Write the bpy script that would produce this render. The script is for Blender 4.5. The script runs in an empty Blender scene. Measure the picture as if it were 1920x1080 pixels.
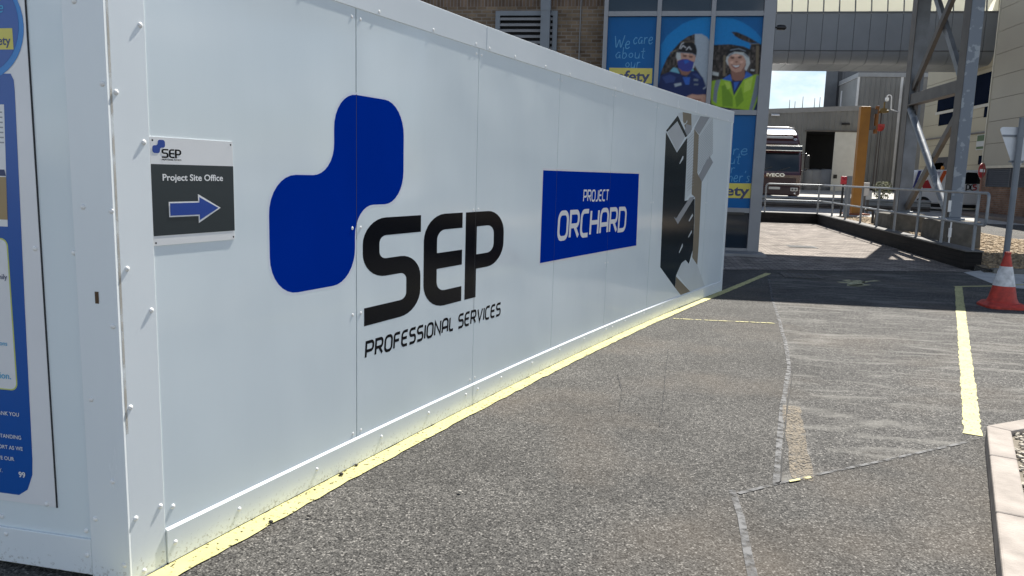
import bpy, bmesh, math, random
from math import sin, cos, tan, radians, pi, atan2, hypot, sqrt
from mathutils import Vector, Matrix
from mathutils.geometry import tessellate_polygon
random.seed(7)
SC = bpy.context.scene
COL = SC.collection

# ------------------------------------------------------------------ camera, sky, sun
# World axes follow the site grid: +X to the right along the facades, +Y away up the ramp, Z up.
CAM_H, FPX, PITCH, ROLL, YAW = 1.6, 1440.0, radians(8.4), radians(1.6), radians(-8.5)
_n = Vector((-sin(ROLL)*cos(PITCH), cos(ROLL)*cos(PITCH), sin(PITCH)))
_f = (Vector((0, 0, 1)) - _n*_n.z).normalized()
_r = _n.cross(_f).normalized()
def _site(x, y):
    return (x*cos(YAW)+y*sin(YAW), -x*sin(YAW)+y*cos(YAW))
def _axis(i):
    x, y = _site(_r[i], _f[i])
    return Vector((x, y, -_n[i]))
AX, AY, AZ = _axis(0), _axis(1), _axis(2)       # image right, image down, view direction in the world
cd = bpy.data.cameras.new('camera')
cd.sensor_width = 36; cd.lens = FPX/1920*36; cd.clip_start = 0.05; cd.clip_end = 3000
cam = bpy.data.objects.new('camera', cd); COL.objects.link(cam)
M = Matrix((( AX.x, -AY.x, -AZ.x, 0), (AX.y, -AY.y, -AZ.y, 0), (AX.z, -AY.z, -AZ.z, CAM_H), (0, 0, 0, 1)))
cam.matrix_world = M
SC.camera = cam

SUN_AZ, SUN_EL = radians(22), radians(52)      # azimuth from +Y towards +X
world = bpy.data.worlds.new('World'); SC.world = world; world.use_nodes = True
nt = world.node_tree; nt.nodes.clear()
out = nt.nodes.new('ShaderNodeOutputWorld'); bg = nt.nodes.new('ShaderNodeBackground')
sky = nt.nodes.new('ShaderNodeTexSky'); sky.sky_type = 'NISHITA'; sky.sun_disc = False
sky.sun_elevation = SUN_EL; sky.sun_rotation = SUN_AZ; sky.air_density = 1.0; sky.dust_density = 0.3
tc = nt.nodes.new('ShaderNodeTexCoord'); mp = nt.nodes.new('ShaderNodeMapping'); mp.inputs['Scale'].default_value = (1, 1, 2.2); mp.inputs['Location'].default_value = (3.1, 1.4, .9)
no = nt.nodes.new('ShaderNodeTexNoise'); no.inputs['Scale'].default_value = 9; no.inputs['Detail'].default_value = 9; no.inputs['Roughness'].default_value = .58
cr = nt.nodes.new('ShaderNodeValToRGB'); cr.color_ramp.elements[0].position = .44; cr.color_ramp.elements[1].position = .66
mx = nt.nodes.new('ShaderNodeMixRGB'); mx.inputs[2].default_value = (13.5, 14.2, 15.4, 1)
L = nt.links.new
dp = nt.nodes.new('ShaderNodeVectorMath'); dp.operation = 'DOT_PRODUCT'; dp.inputs[1].default_value = (sin(SUN_AZ), cos(SUN_AZ), 0)
L(tc.outputs['Generated'], dp.inputs[0])
cb = nt.nodes.new('ShaderNodeMapRange'); cb.inputs[1].default_value = -.2; cb.inputs[2].default_value = .95; cb.inputs[3].default_value = 1.08; cb.inputs[4].default_value = .52; L(dp.outputs['Value'], cb.inputs[0])
cv = nt.nodes.new('ShaderNodeMixRGB'); cv.blend_type = 'MULTIPLY'; cv.inputs[0].default_value = 1; cv.inputs[1].default_value = (18.5, 19.3, 20.6, 1); L(cb.outputs[0], cv.inputs[2]); L(cv.outputs[0], mx.inputs[2])
L(tc.outputs['Generated'], mp.inputs[0]); L(mp.outputs[0], no.inputs[0]); L(no.outputs[0], cr.inputs[0])
sep = nt.nodes.new('ShaderNodeSeparateXYZ'); L(tc.outputs['Generated'], sep.inputs[0])
el = nt.nodes.new('ShaderNodeMapRange'); el.inputs[1].default_value = .2; el.inputs[2].default_value = .6; el.inputs[3].default_value = 1; el.inputs[4].default_value = .05
L(sep.outputs[2], el.inputs[0])
cm = nt.nodes.new('ShaderNodeMath'); cm.operation = 'MULTIPLY'; L(cr.outputs[0], cm.inputs[0]); L(el.outputs[0], cm.inputs[1])
L(cm.outputs[0], mx.inputs[0]); L(sky.outputs[0], mx.inputs[1]); L(mx.outputs[0], bg.inputs[0]); L(bg.outputs[0], out.inputs[0])
bg.inputs[1].default_value = 0.052

sd = bpy.data.lights.new('sun', 'SUN'); sd.energy = 4.2; sd.angle = radians(.5); sd.color = (1, .955, .88)
sun = bpy.data.objects.new('sun', sd); COL.objects.link(sun)
sdir = Vector((sin(SUN_AZ)*cos(SUN_EL), cos(SUN_AZ)*cos(SUN_EL), sin(SUN_EL)))
sun.rotation_euler = sdir.to_track_quat('Z', 'Y').to_euler(); sun.location = (0, 0, 40)
SC.view_settings.view_transform = 'Standard'; SC.view_settings.look = 'None'
SC.view_settings.exposure = 1.18; SC.view_settings.gamma = 1

# ------------------------------------------------------------------ measuring helpers (survey of the photograph)
def ray(px, py): return AX*(px-960) + AY*(py-540) + AZ*FPX
def gp(px, py, z=0.0):
    d = ray(px, py); t = (z-CAM_H)/d.z
    return (d.x*t, d.y*t)
def pv(px, py, y):
    d = ray(px, py); t = y/d.y
    return (d.x*t, CAM_H+d.z*t)           # x, z on the facade plane at distance y
def pu(px, py, x):
    d = ray(px, py); t = x/d.x
    return (d.y*t, CAM_H+d.z*t)           # y, z on the facade plane at offset x

# ------------------------------------------------------------------ materials
def newmat(name):
    m = bpy.data.materials.new(name); m.use_nodes = True
    return m, m.node_tree, m.node_tree.nodes['Principled BSDF']
_mats = {}
def pm(name, col, rough=.5, metal=0., var=.12, scale=3., bump=0., bscale=40., coat=0., dirt=None, spec=.5, stretch=(1, 1, 1), lo=.3, hi=.7):
    if name in _mats: return _mats[name]
    m, t, b = newmat(name)
    c3 = tuple(col[:3])
    b.inputs['Roughness'].default_value = rough; b.inputs['Metallic'].default_value = metal
    b.inputs['Coat Weight'].default_value = coat; b.inputs['Coat Roughness'].default_value = .05
    b.inputs['Specular IOR Level'].default_value = spec
    g = t.nodes.new('ShaderNodeNewGeometry'); mpn = t.nodes.new('ShaderNodeMapping'); mpn.inputs['Scale'].default_value = stretch
    t.links.new(g.outputs['Position'], mpn.inputs[0])
    n = t.nodes.new('ShaderNodeTexNoise'); n.inputs['Scale'].default_value = scale; n.inputs['Detail'].default_value = 6
    t.links.new(mpn.outputs[0], n.inputs[0])
    r = t.nodes.new('ShaderNodeValToRGB'); r.color_ramp.elements[0].position = lo; r.color_ramp.elements[1].position = hi
    d = dirt or tuple(x*(1-var) for x in c3)
    r.color_ramp.elements[0].color = (*d, 1); r.color_ramp.elements[1].color = (*[min(1, x*(1+var*.5)) for x in c3], 1)
    t.links.new(n.outputs[0], r.inputs[0]); t.links.new(r.outputs[0], b.inputs['Base Color'])
    if bump:
        n2 = t.nodes.new('ShaderNodeTexNoise'); n2.inputs['Scale'].default_value = bscale; n2.inputs['Detail'].default_value = 3
        t.links.new(mpn.outputs[0], n2.inputs[0])
        bp = t.nodes.new('ShaderNodeBump'); bp.inputs['Strength'].default_value = bump; bp.inputs['Distance'].default_value = .01
        t.links.new(n2.outputs[0], bp.inputs['Height']); t.links.new(bp.outputs[0], b.inputs['Normal'])
    _mats[name] = m
    return m

def asphalt_mat(name, lo, hi, dust=0.0, worn=(.30, .28, .25)):
    m, t, b = newmat(name); N = t.nodes.new; K = t.links.new
    g = N('ShaderNodeNewGeometry')
    v = N('ShaderNodeTexVoronoi'); v.inputs['Scale'].default_value = 75; K(g.outputs['Position'], v.inputs['Vector'])
    hs = N('ShaderNodeSeparateColor'); K(v.outputs['Color'], hs.inputs[0])
    nf = N('ShaderNodeTexNoise'); nf.inputs['Scale'].default_value = 105; nf.inputs['Detail'].default_value = 3; nf.inputs['Roughness'].default_value = .6; K(g.outputs['Position'], nf.inputs[0])
    nm = N('ShaderNodeMath'); nm.operation = 'MULTIPLY_ADD'; nm.inputs[1].default_value = .20; K(hs.outputs[0], nm.inputs[0]); K(nf.outputs[0], nm.inputs[2])
    r = N('ShaderNodeValToRGB'); e = r.color_ramp.elements
    e[0].position = .44; e[0].color = (*[q*.35 for q in lo], 1); e[1].position = .73; e[1].color = (*hi, 1)
    x = e.new(.57); x.color = tuple((p+q)/2.3 for p, q in zip(lo, hi))+(1,); x = e.new(.82); x.color = (.30, .285, .26, 1)
    K(nm.outputs[0], r.inputs[0])
    n = N('ShaderNodeTexNoise'); n.inputs['Scale'].default_value = 1.1; n.inputs['Detail'].default_value = 8; n.inputs['Roughness'].default_value = .65
    K(g.outputs['Position'], n.inputs[0])
    mr = N('ShaderNodeMapRange'); mr.inputs[1].default_value = .25; mr.inputs[2].default_value = .75; mr.inputs[3].default_value = .66; mr.inputs[4].default_value = 1.35
    K(n.outputs[0], mr.inputs[0])
    mu = N('ShaderNodeMixRGB'); mu.blend_type = 'MULTIPLY'; mu.inputs[0].default_value = 1
    K(r.outputs[0], mu.inputs[1]); K(mr.outputs[0], mu.inputs[2])
    last = mu.outputs[0]
    # brown dusty blotches
    n3 = N('ShaderNodeTexNoise'); n3.inputs['Scale'].default_value = .7; n3.inputs['Detail'].default_value = 5
    mp3 = N('ShaderNodeMapping'); mp3.inputs['Location'].default_value = (3.3, 7.1, 0); K(g.outputs['Position'], mp3.inputs[0]); K(mp3.outputs[0], n3.inputs[0])
    r3 = N('ShaderNodeValToRGB'); r3.color_ramp.elements[0].position = .5; r3.color_ramp.elements[1].position = .75
    r3.color_ramp.elements[1].color = (.35, .35, .35, 1)
    K(n3.outputs[0], r3.inputs[0])
    m3 = N('ShaderNodeMixRGB'); m3.inputs[2].default_value = (.17, .135, .10, 1); K(r3.outputs[0], m3.inputs[0]); K(last, m3.inputs[1]); last = m3.outputs[0]
    if dust:
        mp = N('ShaderNodeMapping'); mp.inputs['Scale'].default_value = (.5, 1.9, 1); mp.inputs['Rotation'].default_value = (0, 0, radians(-6))
        K(g.outputs['Position'], mp.inputs[0])
        n4 = N('ShaderNodeTexNoise'); n4.inputs['Scale'].default_value = 1.5; n4.inputs['Detail'].default_value = 9; n4.inputs['Roughness'].default_value = .6; n4.inputs['Distortion'].default_value = 1.8
        K(mp.outputs[0], n4.inputs[0])
        r4 = N('ShaderNodeValToRGB'); r4.color_ramp.elements[0].position = .50; r4.color_ramp.elements[1].position = .70
        K(n4.outputs[0], r4.inputs[0])
        # dust only reaches the high stones: gate with fine voronoi
        mm = N('ShaderNodeMath'); mm.operation = 'MULTIPLY'; mm.inputs[1].default_value = dust; K(r4.outputs[0], mm.inputs[0])
        m4 = N('ShaderNodeMixRGB'); m4.inputs[2].default_value = (*worn, 1); K(mm.outputs[0], m4.inputs[0]); K(last, m4.inputs[1]); last = m4.outputs[0]
    K(last, b.inputs['Base Color']); b.inputs['Roughness'].default_value = .85; b.inputs['Specular IOR Level'].default_value = .3
    bp = N('ShaderNodeBump'); bp.inputs['Strength'].default_value = .8; bp.inputs['Distance'].default_value = .006
    K(nf.outputs[0], bp.inputs['Height'])
    K(bp.outputs[0], b.inputs['Normal'])
    return m

def brick_mat(name, c1, c2, mortar, bw, bh, axis='x', mort=.012, rough=.85, soldier=False):
    m, t, b = newmat(name); N = t.nodes.new; K = t.links.new
    g = N('ShaderNodeNewGeometry'); s = N('ShaderNodeSeparateXYZ'); K(g.outputs['Position'], s.inputs[0])
    c = N('ShaderNodeCombineXYZ')
    if axis == 'xy': K(s.outputs[0], c.inputs[0]); K(s.outputs[1], c.inputs[1])
    else:
        K(s.outputs[0 if axis == 'x' else 1], c.inputs[0]); K(s.outputs[2], c.inputs[1])
    br = N('ShaderNodeTexBrick'); br.inputs['Scale'].default_value = 1
    br.inputs['Brick Width'].default_value = bw; br.inputs['Row Height'].default_value = bh; br.inputs['Mortar Size'].default_value = mort
    br.inputs['Color1'].default_value = (*c1, 1); br.inputs['Color2'].default_value = (*c2, 1); br.inputs['Mortar'].default_value = (*mortar, 1)
    br.inputs['Mortar Smooth'].default_value = .3; br.inputs['Bias'].default_value = 0
    if soldier: br.offset = 0
    K(c.outputs[0], br.inputs['Vector'])
    n = N('ShaderNodeTexNoise'); n.inputs['Scale'].default_value = 2.2; n.inputs['Detail'].default_value = 8; K(g.outputs['Position'], n.inputs[0])
    mr = N('ShaderNodeMapRange'); mr.inputs[1].default_value = .3; mr.inputs[2].default_value = .7; mr.inputs[3].default_value = .7; mr.inputs[4].default_value = 1.25; K(n.outputs[0], mr.inputs[0])
    mu = N('ShaderNodeMixRGB'); mu.blend_type = 'MULTIPLY'; mu.inputs[0].default_value = 1; K(br.outputs[0], mu.inputs[1]); K(mr.outputs[0], mu.inputs[2])
    K(mu.outputs[0], b.inputs['Base Color']); b.inputs['Roughness'].default_value = rough; b.inputs['Specular IOR Level'].default_value = .25
    bp = N('ShaderNodeBump'); bp.inputs['Strength'].default_value = .6; bp.inputs['Distance'].default_value = .008; bp.invert = True
    K(br.outputs['Fac'], bp.inputs['Height']); K(bp.outputs[0], b.inputs['Normal'])
    return m

def ribbed_mat(name, col, axis=0, pitch=.2, depth=.5, rough=.45):
    m, t, b = newmat(name); N = t.nodes.new; K = t.links.new
    g = N('ShaderNodeNewGeometry'); s = N('ShaderNodeSeparateXYZ'); K(g.outputs['Position'], s.inputs[0])
    a = N('ShaderNodeMath'); a.operation = 'MODULO'; a.inputs[1].default_value = pitch
    ad = N('ShaderNodeMath'); ad.operation = 'ADD'; ad.inputs[1].default_value = 500*pitch; K(s.outputs[axis], ad.inputs[0]); K(ad.outputs[0], a.inputs[0])
    d = N('ShaderNodeMath'); d.operation = 'DIVIDE'; d.inputs[1].default_value = pitch; K(a.outputs[0], d.inputs[0])
    r = N('ShaderNodeValToRGB'); e = r.color_ramp.elements; e[0].position = 0; e[0].color = (0, 0, 0, 1); e[1].position = .22; e[1].color = (1, 1, 1, 1)
    x = e.new(.12); x.color = (0, 0, 0, 1); x = e.new(.88); x.color = (1, 1, 1, 1); x = e.new(1); x.color = (0, 0, 0, 1)
    K(d.outputs[0], r.inputs[0])
    n = N('ShaderNodeTexNoise'); n.inputs['Scale'].default_value = .8; n.inputs['Detail'].default_value = 6; K(g.outputs['Position'], n.inputs[0])
    mr = N('ShaderNodeMapRange'); mr.inputs[1].default_value = .3; mr.inputs[2].default_value = .7; mr.inputs[3].default_value = .82; mr.inputs[4].default_value = 1.12; K(n.outputs[0], mr.inputs[0])
    mu = N('ShaderNodeMixRGB'); mu.blend_type = 'MULTIPLY'; mu.inputs[0].default_value = 1; mu.inputs[1].default_value = (*col, 1); K(mr.outputs[0], mu.inputs[2])
    K(mu.outputs[0], b.inputs['Base Color']); b.inputs['Roughness'].default_value = rough
    bp = N('ShaderNodeBump'); bp.inputs['Strength'].default_value = depth; bp.inputs['Distance'].default_value = .04; K(r.outputs[0], bp.inputs['Height']); K(bp.outputs[0], b.inputs['Normal'])
    return m

def worn_paint(name, col, thresh=.35, soft=.06, scale=60, bump=.5):
    """road paint worn through to the surface below"""
    m, t, b = newmat(name); N = t.nodes.new; K = t.links.new
    g = N('ShaderNodeNewGeometry'); n = N('ShaderNodeTexNoise'); n.inputs['Scale'].default_value = scale; n.inputs['Detail'].default_value = 4; K(g.outputs['Position'], n.inputs[0])
    r = N('ShaderNodeValToRGB'); r.color_ramp.elements[0].position = thresh-soft; r.color_ramp.elements[1].position = thresh+soft; K(n.outputs[0], r.inputs[0])
    n2 = N('ShaderNodeTexNoise'); n2.inputs['Scale'].default_value = 5; n2.inputs['Detail'].default_value = 6; K(g.outputs['Position'], n2.inputs[0])
    mr = N('ShaderNodeMapRange'); mr.inputs[1].default_value = .3; mr.inputs[2].default_value = .7; mr.inputs[3].default_value = .78; mr.inputs[4].default_value = 1.08; K(n2.outputs[0], mr.inputs[0])
    mu = N('ShaderNodeMixRGB'); mu.blend_type = 'MULTIPLY'; mu.inputs[0].default_value = 1; mu.inputs[1].default_value = (*col, 1); K(mr.outputs[0], mu.inputs[2]); K(mu.outputs[0], b.inputs['Base Color'])
    b.inputs['Roughness'].default_value = .7
    bp = N('ShaderNodeBump'); bp.inputs['Strength'].default_value = bump; bp.inputs['Distance'].default_value = .004; K(n.outputs[0], bp.inputs['Height']); K(bp.outputs[0], b.inputs['Normal'])
    tr = N('ShaderNodeBsdfTransparent'); ms = N('ShaderNodeMixShader'); K(r.outputs[0], ms.inputs[0]); K(tr.outputs[0], ms.inputs[1]); K(b.outputs[0], ms.inputs[2])
    K(ms.outputs[0], t.nodes['Material Output'].inputs[0])
    return m

def panel_mat(name, col, rough=.22, wav=.05, foot=.35):
    m, t, b = newmat(name); N = t.nodes.new; K = t.links.new
    g = N('ShaderNodeNewGeometry')
    n = N('ShaderNodeTexNoise'); n.inputs['Scale'].default_value = 1.1; n.inputs['Detail'].default_value = 1.5; K(g.outputs['Position'], n.inputs[0])
    mp = N('ShaderNodeMapping'); mp.inputs['Scale'].default_value = (3, 3, .45); K(g.outputs['Position'], mp.inputs[0])
    n2 = N('ShaderNodeTexNoise'); n2.inputs['Scale'].default_value = 3; n2.inputs['Detail'].default_value = 8; n2.inputs['Roughness'].default_value = .65; K(mp.outputs[0], n2.inputs[0])
    mr = N('ShaderNodeMapRange'); mr.inputs[1].default_value = .3; mr.inputs[2].default_value = .75; mr.inputs[3].default_value = 1.005; mr.inputs[4].default_value = .985; K(n2.outputs[0], mr.inputs[0])
    mu = N('ShaderNodeMixRGB'); mu.blend_type = 'MULTIPLY'; mu.inputs[0].default_value = 1; mu.inputs[1].default_value = (*col, 1); K(mr.outputs[0], mu.inputs[2])
    # splashed road dirt near the ground: speckles gated by height
    sp = N('ShaderNodeSeparateXYZ'); K(g.outputs['Position'], sp.inputs[0])
    hz = N('ShaderNodeMapRange'); hz.inputs[1].default_value = 0.; hz.inputs[2].default_value = foot; hz.inputs[3].default_value = .47; hz.inputs[4].default_value = .80; K(sp.outputs[2], hz.inputs[0])
    n3 = N('ShaderNodeTexNoise'); n3.inputs['Scale'].default_value = 55; n3.inputs['Detail'].default_value = 6; n3.inputs['Roughness'].default_value = .7; K(g.outputs['Position'], n3.inputs[0])
    sb = N('ShaderNodeMath'); sb.operation = 'SUBTRACT'; K(n3.outputs[0], sb.inputs[0]); K(hz.outputs[0], sb.inputs[1])
    cl = N('ShaderNodeMapRange'); cl.inputs[1].default_value = 0; cl.inputs[2].default_value = .14; cl.inputs[3].default_value = 0; cl.inputs[4].default_value = .62; K(sb.outputs[0], cl.inputs[0])
    md = N('ShaderNodeMixRGB'); md.inputs[2].default_value = (.27, .25, .21, 1); K(cl.outputs[0], md.inputs[0]); K(mu.outputs[0], md.inputs[1])
    # faint scuffs and hand marks
    mp2 = N('ShaderNodeMapping'); mp2.inputs['Scale'].default_value = (1.3, 1.3, 2.6); mp2.inputs['Rotation'].default_value = (.5, .3, .2); K(g.outputs['Position'], mp2.inputs[0])
    n4 = N('ShaderNodeTexNoise'); n4.inputs['Scale'].default_value = 4.5; n4.inputs['Detail'].default_value = 10; n4.inputs['Roughness'].default_value = .72; n4.inputs['Distortion'].default_value = 1.2; K(mp2.outputs[0], n4.inputs[0])
    c4 = N('ShaderNodeMapRange'); c4.inputs[1].default_value = .66; c4.inputs[2].default_value = .80; c4.inputs[3].default_value = 0; c4.inputs[4].default_value = .22; K(n4.outputs[0], c4.inputs[0])
    m4 = N('ShaderNodeMixRGB'); m4.inputs[2].default_value = (.42, .42, .41, 1); K(c4.outputs[0], m4.inputs[0]); K(md.outputs[0], m4.inputs[1])
    K(m4.outputs[0], b.inputs['Base Color'])
    r5 = N('ShaderNodeMapRange'); r5.inputs[1].default_value = .35; r5.inputs[2].default_value = .7; r5.inputs[3].default_value = rough*.97; r5.inputs[4].default_value = rough*1.06; K(n2.outputs[0], r5.inputs[0]); K(r5.outputs[0], b.inputs['Roughness'])
    bp = N('ShaderNodeBump'); bp.inputs['Strength'].default_value = wav; bp.inputs['Distance'].default_value = .12; K(n.outputs[0], bp.inputs['Height']); K(bp.outputs[0], b.inputs['Normal'])
    return m

# ------------------------------------------------------------------ mesh builder
class MB:
    def __init__(s): s.v = []; s.f = []
    def add(s, vs, fs):
        o = len(s.v); s.v += [tuple(p) for p in vs]; s.f += [tuple(i+o for i in f) for f in fs]; return s
    def box(s, x0, x1, y0, y1, z0, z1):
        return s.add([(x0,y0,z0),(x1,y0,z0),(x1,y1,z0),(x0,y1,z0),(x0,y0,z1),(x1,y0,z1),(x1,y1,z1),(x0,y1,z1)],
                     [(3,2,1,0),(4,5,6,7),(0,1,5,4),(1,2,6,5),(2,3,7,6),(3,0,4,7)])
    def hexa(s, b, t):       # bottom quad, top quad (both counter-clockwise from above)
        return s.add(list(b)+list(t), [(3,2,1,0),(4,5,6,7),(0,1,5,4),(1,2,6,5),(2,3,7,6),(3,0,4,7)])
    def beam(s, p, q, w, h, up=(0,0,1)):
        p, q, up = Vector(p), Vector(q), Vector(up); d = (q-p).normalized()
        sx = d.cross(up)
        if sx.length < 1e-4: sx = d.cross(Vector((0, 1, 0)))
        sx.normalize(); sz = sx.cross(d)
        a, b = sx*w/2, sz*h/2
        return s.add([p-a-b, p+a-b, p+a+b, p-a+b, q-a-b, q+a-b, q+a+b, q-a+b], [(0,1,2,3),(7,6,5,4),(0,4,5,1),(1,5,6,2),(2,6,7,3),(3,7,4,0)])
    def hsec(s, x0, x1, y0, y1, z0, z1, tf=.03, axis='x'):    # upright I section, flanges facing +-axis
        if axis == 'y':
            s.box(x0, x1, y0, y0+tf, z0, z1); s.box(x0, x1, y1-tf, y1, z0, z1)
            xm = (x0+x1)/2; s.box(xm-tf/2, xm+tf/2, y0+tf, y1-tf, z0, z1)
        else:
            s.box(x0, x0+tf, y0, y1, z0, z1); s.box(x1-tf, x1, y0, y1, z0, z1)
            ym = (y0+y1)/2; s.box(x0+tf, x1-tf, ym-tf/2, ym+tf/2, z0, z1)
        return s
    def path(s, pts, r, n=10, closed=False, cap=True):
        pts = [Vector(p) for p in pts]; N = len(pts); rings = []
        ref = None
        for i, p in enumerate(pts):
            a = pts[(i-1) % N] if (i > 0 or closed) else p; b = pts[(i+1) % N] if (i < N-1 or closed) else p
            d = (b-a).normalized()
            if ref is None:
                ref = d.cross(Vector((0, 0, 1)))
                if ref.length < .05: ref = d.cross(Vector((1, 0, 0)))
            ref = (ref - d*ref.dot(d)).normalized(); o = d.cross(ref)
            rr = r[i] if isinstance(r, (list, tuple)) else r
            rings.append([p + ref*rr*cos(2*pi*k/n) + o*rr*sin(2*pi*k/n) for k in range(n)])
        vs = [q for g in rings for q in g]; fs = []
        for i in range(N if closed else N-1):
            j = (i+1) % N
            for k in range(n): fs.append((i*n+k, i*n+(k+1) % n, j*n+(k+1) % n, j*n+k))
        if cap and not closed: fs += [tuple(range(n-1, -1, -1)), tuple((N-1)*n+k for k in range(n))]
        return s.add(vs, fs)
    def lathe(s, prof, cx=0, cy=0, n=24):
        N = len(prof); vs = [(cx+r*cos(2*pi*k/n), cy+r*sin(2*pi*k/n), z) for r, z in prof for k in range(n)]
        fs = [(i*n+k, i*n+(k+1) % n, (i+1)*n+(k+1) % n, (i+1)*n+k) for i in range(N-1) for k in range(n)]
        fs += [tuple(range(n-1, -1, -1)), tuple((N-1)*n+k for k in range(n))]
        return s.add(vs, fs)
    def prism(s, poly, f0, f1):     # poly 2-D, f0/f1 map (a,b) -> 3-D for the two faces
        n = len(poly); vs = [f0(a, b) for a, b in poly]+[f1(a, b) for a, b in poly]
        return s.add(vs, [tuple(range(n-1, -1, -1)), tuple(range(n, 2*n))]+[(i, (i+1) % n, n+(i+1) % n, n+i) for i in range(n)])
    def sph(s, c, r, n=8, m=5, sq=(1, 1, 1)):
        vs = []; fs = []
        for i in range(m+1):
            th = pi*i/m
            for k in range(n): vs.append((c[0]+r*sq[0]*sin(th)*cos(2*pi*k/n), c[1]+r*sq[1]*sin(th)*sin(2*pi*k/n), c[2]+r*sq[2]*cos(th)))
        for i in range(m):
            for k in range(n): fs.append((i*n+k, (i+1)*n+k, (i+1)*n+(k+1) % n, i*n+(k+1) % n))
        return s.add(vs, fs)
    def build(s, name, mat, parent=None, smooth=False, bevel=0, fixn=True):
        org = worg(parent) if parent else Vector((0, 0, 0))
        me = bpy.data.meshes.new(name); me.from_pydata([(p[0]-org.x, p[1]-org.y, p[2]-org.z) for p in s.v], [], s.f)
        if fixn:
            bm = bmesh.new(); bm.from_mesh(me); bmesh.ops.recalc_face_normals(bm, faces=bm.faces); bm.to_mesh(me); bm.free()
        me.materials.append(mat)
        if smooth:
            for p in me.polygons: p.use_smooth = True
        o = bpy.data.objects.new(name, me); COL.objects.link(o)
        if parent: o.parent = parent
        if smooth == 'auto' or (smooth and bevel == 0):
            try:
                me.set_sharp_from_angle(angle=radians(40))
            except Exception: pass
        if bevel:
            b = o.modifiers.new('bevel', 'BEVEL'); b.width = bevel; b.segments = 2; b.limit_method = 'ANGLE'; b.angle_limit = radians(40)
        return o
def worg(o):
    v = Vector((0, 0, 0))
    while o: v = v+Vector(o.location); o = o.parent
    return v
def tag(o, label, cat=None, group=None, kind=None):
    if label: o['label'] = label
    if cat: o['category'] = cat
    if group: o['group'] = group
    if kind: o['kind'] = kind
    return o
def thing(name, label, cat, loc=(0, 0, 0), group=None):
    o = bpy.data.objects.new(name, None); COL.objects.link(o); o.location = loc; o.empty_display_size = .2
    return tag(o, label, cat, group)
def dup_tree(root, parent=None):
    c = root.copy(); COL.objects.link(c)
    if parent: c.parent = parent
    for ch in list(root.children): dup_tree(ch, c)
    return c
def fillet(pts, rad, closed=False, n=6):
    """round the corners of a 2-D or 3-D polyline; rad = number or list"""
    P = [Vector((*p, 0)) if len(p) == 2 else Vector(p) for p in pts]; N = len(P); res = []
    for i, p in enumerate(P):
        r = rad[i] if isinstance(rad, (list, tuple)) else rad
        if (not closed and i in (0, N-1)) or r <= 0: res.append(p); continue
        a, b = P[(i-1) % N], P[(i+1) % N]; da, db = (a-p), (b-p); la, lb = da.length, db.length
        if la < 1e-6 or lb < 1e-6: res.append(p); continue
        da, db = da/la, db/lb; ang = da.angle(db)
        if ang > pi-.02 or ang < .03: res.append(p); continue
        t = min(r/tan(ang/2), la*.499, lb*.499); r2 = t*tan(ang/2)
        c = p+(da+db).normalized()*(r2/sin(ang/2))
        u0 = p+da*t-c; u1 = p+db*t-c; tot = u0.angle(u1)
        for k in range(n+1):
            f = k/n; w = (u0*sin((1-f)*tot)+u1*sin(f*tot))/sin(tot) if tot > 1e-4 else u0
            res.append(c+w)
    return [tuple(q) if len(pts[0]) == 3 else (q.x, q.y) for q in res]
def ribbon(pts, w, closed=False):
    """2-D outline quads of a stroke with mitred joints -> (verts, faces)"""
    n = len(pts); vs = []; fs = []
    for i in range(n):
        a = pts[(i-1) % n] if (closed or i > 0) else None; b = pts[(i+1) % n] if (closed or i < n-1) else None; p = pts[i]
        def nrm(q, r):
            dx, dy = r[0]-q[0], r[1]-q[1]; l = hypot(dx, dy) or 1e-9; return (-dy/l, dx/l)
        if a is None: m = nrm(p, b); k = 1
        elif b is None: m = nrm(a, p); k = 1
        else:
            m0, m1 = nrm(a, p), nrm(p, b); mx_, my_ = m0[0]+m1[0], m0[1]+m1[1]; l = hypot(mx_, my_) or 1e-9
            m = (mx_/l, my_/l); k = min(2.2, 1/max(.3, m[0]*m0[0]+m[1]*m0[1]))
        vs += [(p[0]+m[0]*w/2*k, p[1]+m[1]*w/2*k), (p[0]-m[0]*w/2*k, p[1]-m[1]*w/2*k)]
    for i in range(n if closed else n-1):
        j = (i+1) % n; fs.append((2*i, 2*i+1, 2*j+1, 2*j))
    return vs, fs

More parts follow.
